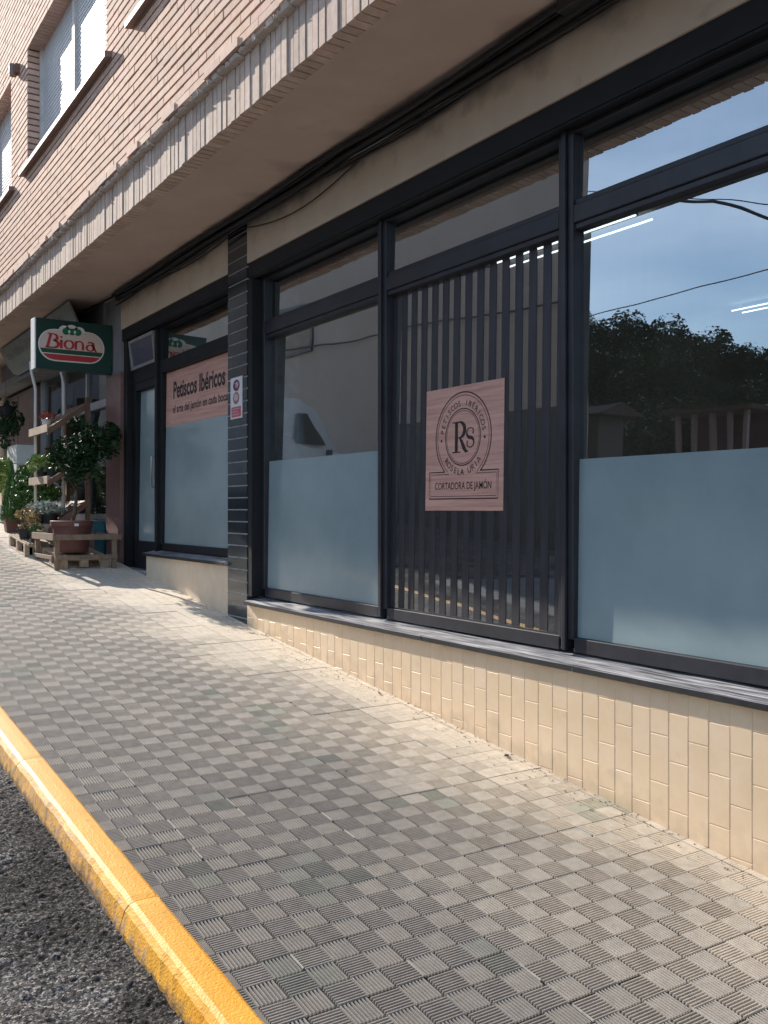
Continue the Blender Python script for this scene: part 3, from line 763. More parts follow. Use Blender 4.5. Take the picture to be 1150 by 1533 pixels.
l3.build('shop_lintel', M['greywall'], bld, bevel=.003)

# ---- rooms behind the glass
rm = MB()
rm.box(3.26, 10.2, YB0, 6.70, -.66, -.62, 1.0, 1)          # floor
rm.box(3.26, 10.2, YB0, 6.70, 2.12, 2.18, 1.0, 2)          # ceiling
rm.box(10.2, 10.3, YB0, 6.70, -.66, 2.2); rm.box(3.46, 10.2, 6.70, 6.80, -.66, 2.2); rm.box(3.26, 10.2, YB0-.1, YB0, -.66, 2.2)
rm.box(3.26, 7.2, 6.81, 9.9, -.66, -.62, 1.0, 1); rm.box(3.26, 7.2, 6.81, 9.9, 2.12, 2.18, 1.0, 2)
rm.box(7.2, 7.3, 6.81, 9.9, -.66, 2.2); rm.box(3.26, 7.2, 9.9, 10.0, -.66, 2.2)
rm.box(3.4, 6.2, 10.26, 16, -.1, -.05, 1.0, 1); rm.box(3.4, 6.2, 10.26, 16, 2.12, 2.18, 1.0, 2); rm.box(6.2, 6.3, 10.1, 16, -.1, 2.2); rm.box(3.4, 6.2, 16, 16.1, -.1, 2.2)
rm.box(3.30, 10.3, YB0, 20, 7.3, 7.5)                      # flat roof
rm.box(10.3, 10.5, YB0, 20, -2.5, 7.5); rm.box(2.33, 10.5, 20, 20.2, -1, 7.5); rm.box(2.33, 10.5, YB0-.2, YB0, -2.5, 7.5)
rm.build('interior', [M['interior'], M['interior_dark'], M['ceiling']], bld)

# ---- ceiling tube lamps, lit, inside the shop
M['tube'] = mat('lit_tube', (.90,.97,1.0), None, emit=1.9)
def tube_lamp(x, y0, y1, label):
    t = empty('ceiling_lamp', (x, (y0+y1)/2, 2.10)); tag(t, label, 'ceiling lamp', 'fluorescent lamps inside the shop')
    h = MB(); h.box(x-.02, x+.02, y0+.1, y1-.1, 2.09, 2.119); h.build('lamp_housing', M['grey_frame'], t)
    for dx in (-.085, .085):
        b = MB(); b.tube([(x+dx, y0+.03, 2.055), (x+dx, y1-.03, 2.055)], .0075); b.build('lamp_tube', M['tube'], t, smooth=True)
tube_lamp(5.1, 4.5, 6.15, 'lit twin tube lamp on the shop ceiling seen between and right of the slats')
tube_lamp(8.35, 5.0, 6.2, 'lit twin tube lamp deeper in the shop, at the right edge of the window')

# ---- slatted screen behind the middle window
sl = MB(); y = 3.268
while y < 4.75:
    z0_, z1_ = -.588, 1.296
    x0_ = 3.1168; k0, k1 = (z0_+.593)*LEAN, (z1_+.593)*LEAN
    sl.hexa([(x0_+k0,y,z0_),(x0_+.0025+k0,y,z0_),(x0_+.0025+k0,y+.057,z0_),(x0_+k0,y+.057,z0_),
             (x0_+k1,y,z1_),(x0_+.0025+k1,y,z1_),(x0_+.0025+k1,y+.057,z1_),(x0_+k1,y+.057,z1_)], random.uniform(.85, 1.15))
    y += .1035
tag(sl.build('slat_screen', M['slat']), 'screen of dark vertical slats covering the middle shop window below its transom', 'screen')

# ================================================================== LETTERING
def text_mesh(body, size=1.0, offset=0.0, shear=0.0, align='CENTER'):
    cu = bpy.data.curves.new('t', 'FONT'); cu.body = body; cu.size = size; cu.offset = offset; cu.shear = shear
    cu.align_x = align; cu.align_y = 'BOTTOM_BASELINE'; cu.resolution_u = 4
    ob_ = bpy.data.objects.new('t', cu); COL.objects.link(ob_)
    bpy.context.view_layer.update()
    me = bpy.data.meshes.new_from_object(ob_.evaluated_get(bpy.context.evaluated_depsgraph_get()))
    vs = [(v.co.x, v.co.y) for v in me.vertices]; fs = [tuple(p.vertices) for p in me.polygons]
    bpy.data.objects.remove(ob_); bpy.data.curves.remove(cu); bpy.data.meshes.remove(me)
    return vs, fs
def on_facade(x):          # (u to the viewer's right, v up) on a plane facing the street
    return lambda y0, z0: (lambda u, v: (x, y0 - u, z0 + v))
def fit(vs, w=None, h=None):
    xs = [v[0] for v in vs]; ys_ = [v[1] for v in vs]
    sx = w/(max(xs)-min(xs)) if w else None; sy = h/(max(ys_)-min(ys_)) if h else None
    sx = sx or sy; sy = sy or sx; cx = (max(xs)+min(xs))/2
    return [((v[0]-cx)*sx, v[1]*sy) for v in vs]
def put(mb, vs, fs, mp_, mi=0): mb.raw([mp_(*v) for v in vs], fs, 1.0, mi)
def stroke(mb, pts, ws, mp_, mi=0):
    """polyline with a width at each point"""
    if not hasattr(ws, '__len__'): ws = [ws]*len(pts)
    L_, R_ = [], []
    n = len(pts)
    for i, p in enumerate(pts):
        a = pts[max(i-1, 0)]; b = pts[min(i+1, n-1)]
        dx, dy = b[0]-a[0], b[1]-a[1]; l = math.hypot(dx, dy) or 1
        nx, ny = -dy/l, dx/l; w = ws[i]/2
        L_.append((p[0]+nx*w, p[1]+ny*w)); R_.append((p[0]-nx*w, p[1]-ny*w))
    mb.raw([mp_(*q) for q in L_+R_], [(i, i+1, n+i+1, n+i) for i in range(n-1)], 1.0, mi)
def arc(cx, cy, rx, ry, a0, a1, n=24):
    return [(cx + rx*math.cos(R(a0+(a1-a0)*i/n)), cy + ry*math.sin(R(a0+(a1-a0)*i/n))) for i in range(n+1)]

# ---- square wooden-look plaque on the middle window: y 4.35..3.68, z -.01...68
PY, PZ_ = 4.052, .337                       # centre; on the street side of the glass
PW, PH = .690, .685
def lean(mb, zb, d):
    mb.v = [(v[0] + (v[2]-zb)*LEAN + d, v[1], v[2]) for v in mb.v]
pm = MB(); pm.box(3.1125, 3.1162, PY-PW/2, PY+PW/2, PZ_-PH/2, PZ_+PH/2); lean(pm, -.593, 0)
plaque = pm.build('shop_plaque', M['wood_panel'], None, bevel=.002)
tag(plaque, 'square rose wood plaque with round Rs emblem on the slatted middle window', 'sign')
art = MB(); mp1 = on_facade(3.1065)(PY, PZ_ + .015)
ring = lambda r, w, cy=.04, a0=0, a1=360: stroke(art, arc(0, cy, r, r, a0, a1, 72), w, mp1)
CY = .045
# outer rings stop where the name box starts
ring(.245, .0065, CY, -50, 230); ring(.228, .003, CY, -56, 236)
ring(.155, .0055, CY); ring(.144, .0025, CY)
bx0, bx1, bz0, bz1 = -.305, .305, -.292, -.142
stroke(art, [(-.157, bz1), (bx0, bz1), (bx0, bz0), (bx1, bz0), (bx1, bz1), (.157, bz1)], .0065, mp1)
stroke(art, [(-.12, bz1-.014), (bx0+.014, bz1-.014), (bx0+.014, bz0+.014), (bx1-.014, bz0+.014), (bx1-.014, bz1-.014), (.12, bz1-.014)], .003, mp1)
vs, fs = text_mesh('CORTADORA DE JAMÓN', 1, .004); vs = fit(vs, .50, .062)
put(art, vs, fs, lambda u, v: mp1(u, v + -.240))
def ring_text(s, r, mid, spread, h, inward=False):
    n = len(s)
    for i, ch in enumerate(s):
        if ch == ' ': continue
        t = mid + (spread/2 - spread*i/(n-1)) * (-1 if inward else 1)
        vs, fs = text_mesh(ch, h*1.35, .0)
        a = R(t)
        rot = a - math.pi/2 if not inward else a + math.pi/2
        bx, by = r*math.cos(a), r*math.sin(a)
        put(art, [(bx + v[0]*math.cos(rot) - v[1]*math.sin(rot), CY + by + v[0]*math.sin(rot) + v[1]*math.cos(rot)) for v in vs], fs, mp1)
ring_text('PETISCOS IBÉRICOS', .171, 90, 158, .034)
ring_text('ROSELA URIA', .208, 270, 96, .036, True)
for sx in (-.192, .192): stroke(art, arc(sx, CY-.012, .004, .004, 0, 360, 10), .008, mp1)
# serif R
mpR = lambda u, v: mp1(u, v + CY - .085)
def R_glyph(mpx):
    stroke(art, [(-.055, .0), (-.055, .170)], .026, mpx)
    stroke(art, [(-.092, .003), (-.018, .003)], .006, mpx); stroke(art, [(-.092, .167), (-.02, .167)], .006, mpx)
    b = arc(-.030, .125, .048, .043, 90, -90, 20)
    stroke(art, [(-.055, .168)] + b + [(-.055, .082)], [.005] + [.006 + .022*math.sin(math.pi*i/20) for i in range(21)] + [.005], mpx)
    stroke(art, [(-.028, .084), (-.008, .060), (.012, .026), (.030, .006), (.052, .004)], [.010, .022, .027, .020, .003], mpx)
R_glyph(mpR)
def s_pts(cx, cy, w, h):
    p = []
    for i in range(33):
        t = i/32
        y_ = cy + h/2 - h*t
        p.append((cx - w/2*math.sin(2*math.pi*t*1.0 + .0) * (1 if True else 1), y_))
    top = arc(cx, cy+h*.25, w*.5, h*.25, 35, 270, 20); bot = arc(cx, cy-h*.25, w*.5, h*.25, 90, -145, 20)
    return top + bot
sp_ = s_pts(.068, .078, .062, .105)
stroke(art, sp_, [.005 + .015*math.exp(-((i-20.5)/9)**2) for i in range(len(sp_))], mpR)
stroke(art, [(.092, .098), (.096, .128)], [.012, .003], mpR); stroke(art, [(.040, .030), (.042, .062)], [.003, .012], mpR)
lean(art, -.593, .0048)
art.build('emblem', M['ink'], plaque)

# ---- wide wooden-look sign board with the shop name, behind the second shopfront's glass edge
wp = MB(); wp.box(3.1145, 3.1185, 6.963, 8.733, .795, 1.316); lean(wp, -.322, 0)
banner = wp.build('shop_name_board', M['wood_panel'], None, bevel=.002)
tag(banner, 'wide rose wood board lettered Petiscos Ibéricos above the frosted window by the door', 'sign')
tx = MB(); tx2 = MB()
vs, fs = text_mesh('Petiscos Ibéricos', 1, .028, 0, 'LEFT'); xs = [v[0] for v in vs]; k = 1.23/(max(xs)-min(xs)); kz = .155/.72
put(tx, [(v[0]*k, v[1]*kz*1.02) for v in vs], fs, lambda u, v: (3.1025, 8.545 - u, 1.055 + v))
vs, fs = text_mesh('el arte del jamón en cada bocado', 1, .012, 0, 'LEFT'); xs = [v[0] for v in vs]; k = 1.40/(max(xs)-min(xs)); kz = .075/.72
put(tx2, [(v[0]*k, v[1]*kz) for v in vs], fs, lambda u, v: (3.1025, 8.545 - u, .915 + v))
lean(tx, -.322, .0105); lean(tx2, -.322, .0105)
tx.build('shop_name_lettering', M['ink2'], banner); tx2.build('motto_lettering', M['ink2'], banner)

# ---- small notice on the pilaster
nt_ = MB(); nt_.box(2.9935, 2.9985, 6.655, 6.875, .712, 1.035)
notice = nt_.build('notice_plate', M['sign_white'], None, bevel=.001)
tag(notice, 'small upright white notice with round pictures and red lower band on dark tiled pilaster', 'notice')
na = MB(); mpn = on_facade(2.9922)(6.765, .712)
def disc(mb, cx, cy, rx, ry, mp_, mi, n=24):
    c = arc(cx, cy, rx, ry, 0, 360, n)[:-1]
    mb.raw([mp_(*q) for q in c], [tuple(range(len(c)))], 1.0, mi)
na.raw([mpn(-.09, .012), mpn(.09, .012), mpn(.09, .092), mpn(-.09, .092)], [(0,1,2,3)], 1.0, 0)
mpn2 = on_facade(2.9916)(6.765, .712); mpn3 = on_facade(2.9910)(6.765, .712)
disc(na, .005, .258, .062, .045, mpn, 1); disc(na, .0, .16, .058, .048, mpn, 2)
disc(na, .015, .262, .03, .024, mpn2, 3); disc(na, .0, .165, .038, .028, mpn2, 3)
stroke(na, [(-.045, .29), (.05, .228)], .009, mpn3, 0)
for q in range(3):
    stroke(na, [(-.07, .076-.022*q), (.07-.03*(q % 2), .076-.022*q)], .006, mpn2, 3)
na.build('printing', [M['sign_pink'], mat('notice_plum', (.16,.05,.12), None), mat('notice_dusty_red', (.38,.17,.17), None), mat('notice_pale', (.62,.50,.50), None)], notice)

# ---- projecting green sign
SGX0, SGX1, SGY, SGZ0, SGZ1 = 2.193, 2.985, 10.0, 1.452, 1.978
sg = MB(); sg.box(SGX0+.012, SGX1, SGY, SGY+.17, SGZ0+.004, SGZ1-.004)
signo = sg.build('projecting_sign', M['green_sign'], None, bevel=.004)
tag(signo, 'dark green projecting box sign lettered Biona under the overhang', 'sign')
sgf = MB(); sgf.box(SGX0-.002, SGX0+.0115, SGY-.004, SGY+.174, SGZ0, SGZ1); sgf.build('sign_edge', M['sign_white'], signo, bevel=.003)
sbr = MB(); sbr.box(SGX1+.001, 2.9945, SGY+.03, SGY+.14, SGZ0+.1, SGZ1-.1); sbr.build('bracket', M['steel'], signo)
ln = MB()
def plane_y(d): return lambda u, v: (2.566 + u, SGY - d, 1.708 + v)
def pill(w, h, z0=-9, z1=9, n=40, sk=0.0):
    """outline of a stadium clipped to z0..z1"""
    out = []; r = h/2; a = max(z0, -r); b = min(z1, r); left = []; right = []
    for i in range(n+1):
        z = a + (b-a)*i/n; hw = (w/2 - r) + math.sqrt(max(0, r*r - z*z)) * 1.0
        right.append((hw, z)); left.append((-hw, z))
    return right + left[::-1]
def poly(mb, pts, mp_, mi): mb.raw([mp_(*p) for p in pts], [tuple(range(len(pts)))], 1.0, mi)
PWD, PHT = .680, .335
poly(ln, pill(PWD, PHT), plane_y(.0015), 0)
for cx, cz, r in ((-.075, .160, .052), (0, .168, .058), (.075, .160, .052)): disc(ln, cx, cz, r*1.15, r, plane_y(.0022), 0)
poly(ln, pill(PWD-.022, PHT-.022), plane_y(.003), 1)
poly(ln, pill(PWD-.03, PHT-.03, -.085, -.040), plane_y(.004), 4)
poly(ln, pill(PWD-.03, PHT-.03, -.092, -.085), plane_y(.004), 0)
poly(ln, pill(PWD-.03, PHT-.03, -9, -.094), plane_y(.004), 2)
for cx, cz, r in ((-.06, .152, .036), (0, .152, .036), (.06, .152, .036)): disc(ln, cx, cz, r*1.05, r, plane_y(.005), 3)
for cx in (-.028, .03): disc(ln, cx, .152, .012, .018, plane_y(.006), 0)
mb_ = plane_y(.0055)
# letters B i o n a in thick/thin strokes
def L2(pts, ws, ox):
    ws = [w*1.28 for w in ws] if hasattr(ws, '__len__') else ws*1.28
    stroke(ln, [(p[0]+ox, p[1]-.030) for p in pts], ws, mb_, 2)
L2([(-.025, 0), (.012, .145)], .022, -.225)
L2([(-.045, .003), (.03, .003)], .010, -.225)
b1 = arc(.030, .110, .045, .034, 95, -85, 14); b2 = arc(.030, .040, .058, .038, 88, -92, 14)
L2([(-.02, .146)] + b1, [.008]*2 + [.008+.016*math.sin(math.pi*i/14) for i in range(14)], -.225)
L2(b2 + [(-.02, .003)], [.008+.018*math.sin(math.pi*i/14) for i in range(15)] + [.008], -.225)
L2([(0, 0), (0, .085)], .022, -.108); L2([(0, .108), (.0, .128)], [.010, .022], -.108); L2([(-.012, .083), (.01, .083)], .010, -.108)
o_ = arc(0, .045, .044, .043, 0, 360, 28); L2(o_, [.009+.012*abs(math.cos(2*math.pi*i/28)) for i in range(29)], -.030)
L2([(-.040, 0), (-.040, .088)], .020, .080); L2([(-.038, .070), (-.015, .088), (.012, .088), (.030, .070), (.034, .04), (.034, 0)], [.008, .012, .012, .018, .020, .020], .080)
L2([(.028, .075), (.0, .090), (-.03, .082)], [.02, .012, .014], .192); L2([(.028, .085), (.034, .03), (.062, -.012)], [.018, .020, .014], .192)
o2 = arc(-.004, .030, .036, .031, 0, 360, 24); L2(o2, [.008+.010*abs(math.cos(2*math.pi*i/24)) for i in range(25)], .192)
ln.build('emblem', [M['sign_white'], M['sign_cream'], M['sign_red'], M['sign_green'], M['sign_dgreen']], signo)

# ---- slanted grey sign board over the flower shop
sb = MB(); q0, q1 = 10.27, 13.97
pts = [(q0, 0), (q0, 1), (q1, 1), (q1-.03, .45), (q1-.14, .12), (q1-.34, 0)]
def sbp(y, t, d): return (2.775 - .175*t - d*.9, y, 1.86 + .375*t - d*.4)
front = [sbp(y, t, .012) for y, t in pts]; back = [sbp(y, t, -.012) for y, t in pts]
n_ = len(pts)
sb.raw(front + back, [tuple(range(n_))[::-1], tuple(range(n_, 2*n_))] + [(i, (i+1) % n_, n_+(i+1) % n_, n_+i) for i in range(n_)])
fs_ = sb.build('shop_sign_board', mat('grey_green_board', (.33,.35,.33), (.25,.27,.25), 9, .55), None)
tag(fs_, 'long slanted grey sign board with faded script above the flower shop', 'sign')
sw = MB(); rr = random.Random(4)
for row, (t0, t1, w) in enumerate(((.55, .86, .020), (.16, .36, .013))):
    y = 13.7 - row*.5
    while y > 10.8:
        hh = t0 + (t1-t0)*rr.uniform(.6, 1); wd = rr.uniform(.07, .15)
        c = [(y, t0), (y-wd*.2, hh), (y-wd*.6, t0+(t1-t0)*.4), (y-wd, t0), (y-wd*1.1, hh*.95)]
        L_ = [sbp(a, b, .0135) for a, b in c]; R__ = [sbp(a-w*.8, b-.015, .0135) for a, b in c]
        sw.raw(L_+R__, [(i, i+1, 5+i+1, 5+i) for i in range(4)])
        y -= wd*1.45
sw.build('script', mat('faded_script', (.14,.16,.15), None), fs_)

# ================================================================== CABLES AND SMALL FIXTURES
cb = empty('cable_bundle', (2.96, 5.0, 2.22)); tag(cb, 'sagging bundle of black cables clipped along the corner of wall and overhang', 'cables')
rr = random.Random(9)
specs = [(2.945, 2.200, .026), (2.90, 2.232, .018), (2.955, 2.238, .016), (2.975, 2.215, .014), (2.93, 2.244, .012), (2.965, 2.190, .008), (2.90, 2.246, .009), (2.985, 2.23, .010), (2.978, 2.17, .005), (2.94, 2.160, .009)]
for n_, (x, z, r) in enumerate(specs):
    c = MB(); pts = []; y = 0.3; ph = rr.uniform(0, 6)
    while y < 9.8:
        s = 1.0 if n_ < 4 else 1.5
        dz = -abs(math.sin(y*1.35 + ph)) * .014 * s - max(0, mnoise.noise(Vector((y*.6, n_, 0)))) * .035 * s
        if n_ == 8: dz -= .10 * max(0, math.sin((y-4.8)*1.7)) if 4.8 < y < 6.6 else 0
        if n_ == 5: dz -= .06 * max(0, math.sin((y-3.4)*1.5)) if 3.4 < y < 5.5 else 0
        pts.append((x + mnoise.noise(Vector((y*.9, n_, 5)))*.012, y, min(z + dz, 2.246))); y += .14
    c.tube(pts, r, 7); c.build('cable', M['rubber'], cb, smooth=True)
c = MB(); c.tube([(2.962, y/10, 2.193 - .03*math.sin(y*.11)**2) for y in range(18, 62, 2)], .0028, 5); c.build('thin_cable', mat('pale_cable', (.5,.5,.5), None), cb)
jbx = MB(); jbx.box(2.87, 2.965, 2.75, 3.05, 2.185, 2.25); jbx.build('junction_box', M['black_plastic'], cb, bevel=.008)
# cable along second shop, thinner
c = MB(); c.tube([(2.97 - .2*max(0, (y-90)/30), y/10, 2.235 - .012*abs(math.sin(y*.14))) for y in range(66, 118, 3)], .012, 6)
tag(c.build('cable', M['rubber'], None, smooth=True), 'black cable running under the overhang past the green projecting sign', 'cable')
# wall fixture between the upper windows
fx = empty('wall_fixture', (2.05, 10.24, 4.55)); tag(fx, 'small brown electrical fitting on bricks between the two shuttered windows', 'fixture')
f = MB(); f.lathe([(.036, 4.50), (.042, 4.53), (.041, 4.60), (.032, 4.62)], 2.030, 10.24, 12); f.build('housing', M['stone'], fx, smooth=False)
f = MB(); f.box(2.03, 2.09, 10.14, 10.18, 4.51, 4.60); f.box(2.05, 2.09, 10.18, 10.28, 4.53, 4.58); f.build('bracket', M['dark_wood'], fx)

# ================================================================== FLOWER SHOP DISPLAY
def leaves(mb, center, rad, n, size, rr, shape='ball', droop=0.0, mi=0, tlo=.6, thi=1.5, hollow=.35, ar=1.0):
    cx, cy, cz = center; rx, ry, rz = rad
    # leaves gather into clumps so that gaps open between them
    clumps = []
    for _ in range(max(5, n//45)):
        while True:
            p = (rr.uniform(-1,1), rr.uniform(-1,1), rr.uniform(-1,1)); d = math.sqrt(sum(q*q for q in p))
            if hollow < d < 1: break
        clumps.append((p, rr.uniform(.75, 1.25)))
    for _ in range(n):
        if shape == 'cone':
            h = rr.random()**1.3; r = (1-h)*.95+.06; a = rr.uniform(0, 2*math.pi); q = r*math.sqrt(rr.uniform(.35, 1))
            p = (q*math.cos(a), q*math.sin(a), h*2-1); tb = 1
        else:
            (c, tb) = rr.choice(clumps); s = .30
            p = (c[0]+rr.gauss(0, s), c[1]+rr.gauss(0, s), c[2]+rr.gauss(0, s*.8))
            d = math.sqrt(sum(q*q for q in p))
            if d > 1.12: p = tuple(q*1.05/d for q in p)
        x, y, z = cx+p[0]*rx, cy+p[1]*ry, cz+p[2]*rz
        u = Vector((rr.gauss(0,1), rr.gauss(0,1), rr.gauss(0,.6)-droop)).normalized()
        w = u.cross(Vector((rr.gauss(0,1), rr.gauss(0,1), rr.gauss(0,1)))).normalized()
        if shape == 'cone': u = Vector((p[0]*.6, p[1]*.6, 1.2)).normalized(); w = u.cross(Vector((rr.gauss(0,1), rr.gauss(0,1), .1))).normalized()
        s = size*rr.uniform(.6, 1.3); P = Vector((x, y, z)); nn = u.cross(w)*s*.12
        tn = rr.uniform(tlo, thi)*tb
        a = P - u*s*.5; b = P + w*s*.28*ar + nn; c_ = P + u*s*.6; d_ = P - w*s*.28*ar + nn
        mb.raw([tuple(a), tuple(b), tuple(c_), tuple(d_)], [(0,1,2,3)], tn, mi)
def leafobj(name, specs, mats, parent, seed=1, **kw):
    b = MB(); rr = random.Random(seed)
    for s in specs: leaves(b, *s[:4], rr, **(s[4] if len(s) > 4 else {}))
    return b.build(name, mats, parent)

# wooden bench
BX0, BX1, BY0, BY1 = 2.25, 2.86, 9.40, 10.26
gz = G(9.4)
bn = empty('wooden_bench', (2.55, 9.7, gz)); tag(bn, 'low slatted wooden plant bench around the big pot at the shop corner', 'bench')
for x in (BX0, BX1-.045):
    for y in (BY0, BY1-.045):
        l = MB(); l.box(x, x+.045, y, y+.045, G(y)-.005, -.248); l.build('leg', M['wood'], bn, bevel=.003)
t = MB()
t.box(BX0-.004, BX1+.02, BY0-.022, BY0-.001, -.300, -.246); t.box(BX0-.004, BX1+.02, BY1+.001, BY1+.022, -.300, -.246)
t.box(BX0-.026, BX0-.0045, BY0-.022, BY1+.022, -.302, -.235); t.box(BX1+.0205, BX1+.042, BY0-.022, BY1+.022, -.302, -.246)
t.build('top_rail', M['wood'], bn, bevel=.002)
t = MB(); t.box(BX0, BX1, BY0-.02, BY0-.001, -.490, -.450); t.box(BX0-.022, BX0-.001, BY0+.05, BY1-.05, -.49, -.452)
t.build('lower_shelf', M['wood'], bn, bevel=.002)
# big terracotta pot with tree
pt = empty('potted_tree', (2.50, 9.72, -.43)); tag(pt, 'dark leafy potted tree in a big terracotta pot standing on the wooden bench', 'potted tree')
pcx, pcy = 2.49, 9.70
p = MB(); p.lathe([(.155,-.43),(.165,-.40),(.185,-.20),(.190,-.165),(.208,-.165),(.212,-.115),(.200,-.110),(.190,-.14)], pcx, pcy, 36); p.build('pot', M['terracotta'], pt, smooth=False)
p = MB(); p.lathe([(.186,-.20),(.186,-.148)], pcx, pcy, 24); p.build('soil', M['bark'], pt)
lb = MB(); lb.box(pcx-.03, pcx+.012, pcy-.2115, pcy-.2085, -.165, -.138); lb.build('pot_label', M['white'], pt)
tk = MB(); tk.tube([(pcx+.0,pcy,-.16),(pcx+.03,pcy-.02,.0),(pcx+.05,pcy+.01,.2),(pcx+.04,pcy,.36),(pcx+.07,pcy,.62)], [.022,.019,.017,.015,.008], 8)
for a, dx, dz in ((.2,-.22,.28),(.28,.24,.30),(.3,-.12,.42),(.34,.15,.25),(.24,.10,-.02)):
    tk.tube([(pcx+.045,pcy,a),(pcx+.045+dx*.6,pcy+dx*.3,a+dz*.6),(pcx+.045+dx,pcy+dx*.4,a+dz)], [.011,.007,.004], 6)
tk.build('trunk', M['bark'], pt, smooth=True)
leafobj('crown', [((pcx+.00,pcy,.58),(.23,.24,.21),950,.055), ((pcx+.22,pcy-.02,.66),(.23,.24,.20),700,.06), ((pcx+.06,pcy,.40),(.20,.2,.17),380,.05),
                  ((pcx-.12,pcy,.50),(.13,.16,.16),240,.045), ((pcx+.34,pcy,.74),(.14,.18,.16),240,.055), ((pcx+.12,pcy,.86),(.16,.16,.10),120,.05)], M['leaf_dark'], pt, 3)

# tiered display rack of sloping boards with bent steel uprights
rk = empty('plant_rack', (2.6, 11.0, G(11))); tag(rk, 'tiered plant rack of sloping dark boards with two bent steel uprights', 'rack')
RY0, RY1 = 10.45, 11.30
def sp(x, y, z): return (x, y, z)
for n_, (zf, zr) in enumerate(((.86, 1.16), (.30, .58), (-.22, .08))):
    b = MB()
    for q in range(3):                        # boards sloping up towards the wall
        y0 = RY0 + q*(RY1-RY0)/3 + .01; y1 = y0 + (RY1-RY0)/3 - .03
        b.hexa([(2.45,y0,zf),(2.84,y0,zr),(2.84,y1,zr),(2.45,y1,zf),(2.45,y0,zf+.022),(2.84,y0,zr+.022),(2.84,y1,zr+.022),(2.45,y1,zf+.022)], random.uniform(.8, 1.2))
    b.build('shelf', M['dark_wood'], rk, bevel=.002)
    b = MB(); b.box(2.415, 2.448, RY0-.02, RY1+.02, zf-.02, zf+.065); b.build('shelf_lip', M['pallet'], rk, bevel=.002)
    b = MB(); b.hexa([(2.42,RY0-.022,zf-.055),(2.86,RY0-.022,zr-.04),(2.86,RY0-.001,zr-.04),(2.42,RY0-.001,zf-.055),(2.42,RY0-.022,zf+.015),(2.86,RY0-.022,zr+.035),(2.86,RY0-.001,zr+.035),(2.42,RY0-.001,zf+.015)])
    b.build('side_board', M['dark_wood'], rk, bevel=.002)
for n_, (y, x, zb) in enumerate(((11.36, 2.50, -.36), (10.95, 2.72, -.42))):
    b = MB(); zt = 1.42 if n_ == 0 else 1.45
    b.tube([(x, y, G(y)-.0), (x, y, zt-.02), (x-.006, y, zt+.02), (x-.045, y, zt+.19), (x-.055, y, zt+.30)], .018, 8); b.build('upright', M['white'], rk, smooth=True)
for yy in (RY0-.02, RY1-.025): b = MB(); b.box(2.83, 2.875, yy, yy+.045, G(yy), 1.24); b.build('rear_post', M['dark_wood'], rk)

def pot_plant(x, y, z, r, h, label, name='potted_plant', pm='black_plastic', plant=(), mats=('leaf_mid',), seed=1, group=None, square=False, stem=True):
    e = empty(name, (x, y, z)); tag(e, label, 'potted plant', group)
    p = MB(); p.lathe([(r*.74, z), (r*.97, z+h*.86), (r*1.06, z+h*.86), (r*1.08, z+h), (r*.96, z+h), (r*.93, z+h*.9)], x, y, 4 if square else 18, square=False)
    p.build('pot', M[pm], e)
    if stem:
        s = MB(); s.tube([(x,y,z+h*.85),(x+.004,y,z+h+.06)], [.008,.005], 6)
        for k in range(4):
            a = k*1.6+seed; s.tube([(x,y,z+h*.9),(x+r*.5*math.cos(a),y+r*.5*math.sin(a),z+h+.08)], [.005,.003], 5)
        s.build('stem', M['bark'], e)
    for q, (sp_, mm) in enumerate(zip(plant, mats)):
        leafobj('foliage', [sp_], M[mm], e, seed+q)
    return e
def rack_z(zf, zr, x): return zf + .022 + (zr-zf)*(x-2.36)/.48
GR = 'small potted plants on the plant rack'
# upper shelf
z = rack_z(.30,.58,2.43)
pot_plant(2.500, 11.018, .33, .06, .10, 'lime green leafy plant in the front row of the middle rack shelf', plant=(((2.480,11.018,.52),(.13,.14,.11),320,.05),), mats=('leaf_light',), seed=5, group=GR)
pot_plant(2.530, 10.678, .35, .06, .10, 'yellowish green plant beside the potted tree on the middle rack shelf', plant=(((2.530,10.678,.53),(.12,.14,.11),260,.05),), mats=('leaf_light',), seed=8, group=GR)
pot_plant(2.640, 11.060, .43, .06, .12, 'orange red flowering plant behind the lime one on the middle rack shelf', plant=(((2.640,11.060,.66),(.08,.10,.08),200,.035),), mats=('flower_red',), seed=9, group=GR, pm='terracotta')
pot_plant(2.530, 10.933, .915, .055, .10, 'small pot with dark red leaves on the top rack shelf', plant=(((2.530,10.933,1.06),(.08,.10,.06),120,.04),), mats=('flower_red',), seed=10, group=GR, pm='white')
pot_plant(2.700, 10.550, .52, .06, .10, 'dark bushy plant towards the wall on the middle rack shelf', plant=(((2.700,10.550,.70),(.13,.14,.13),380,.05),), mats=('leaf_dark',), seed=12, group=GR)
pot_plant(2.500, 10.635, -.16, .085, .11, 'grey leaved plant in a wide black pot on the bottom rack shelf', plant=(((2.500,10.635,.02),(.17,.16,.08),420,.05),), mats=('leaf_grey',), seed=14, group=GR)
pot_plant(2.500, 11.060, -.16, .075, .11, 'silvery white leaved plant at the far end of the bottom rack shelf', plant=(((2.460,11.060,.0),(.14,.14,.08),300,.045),), mats=('leaf_grey',), seed=15, group=GR)
pot_plant(2.630, 11.103, -.06, .06, .12, 'tall fresh green grass like plant at the back of the bottom rack shelf', plant=(((2.630,11.103,.18),(.12,.12,.15),380,.06),), mats=('leaf_mid',), seed=16, group=GR)

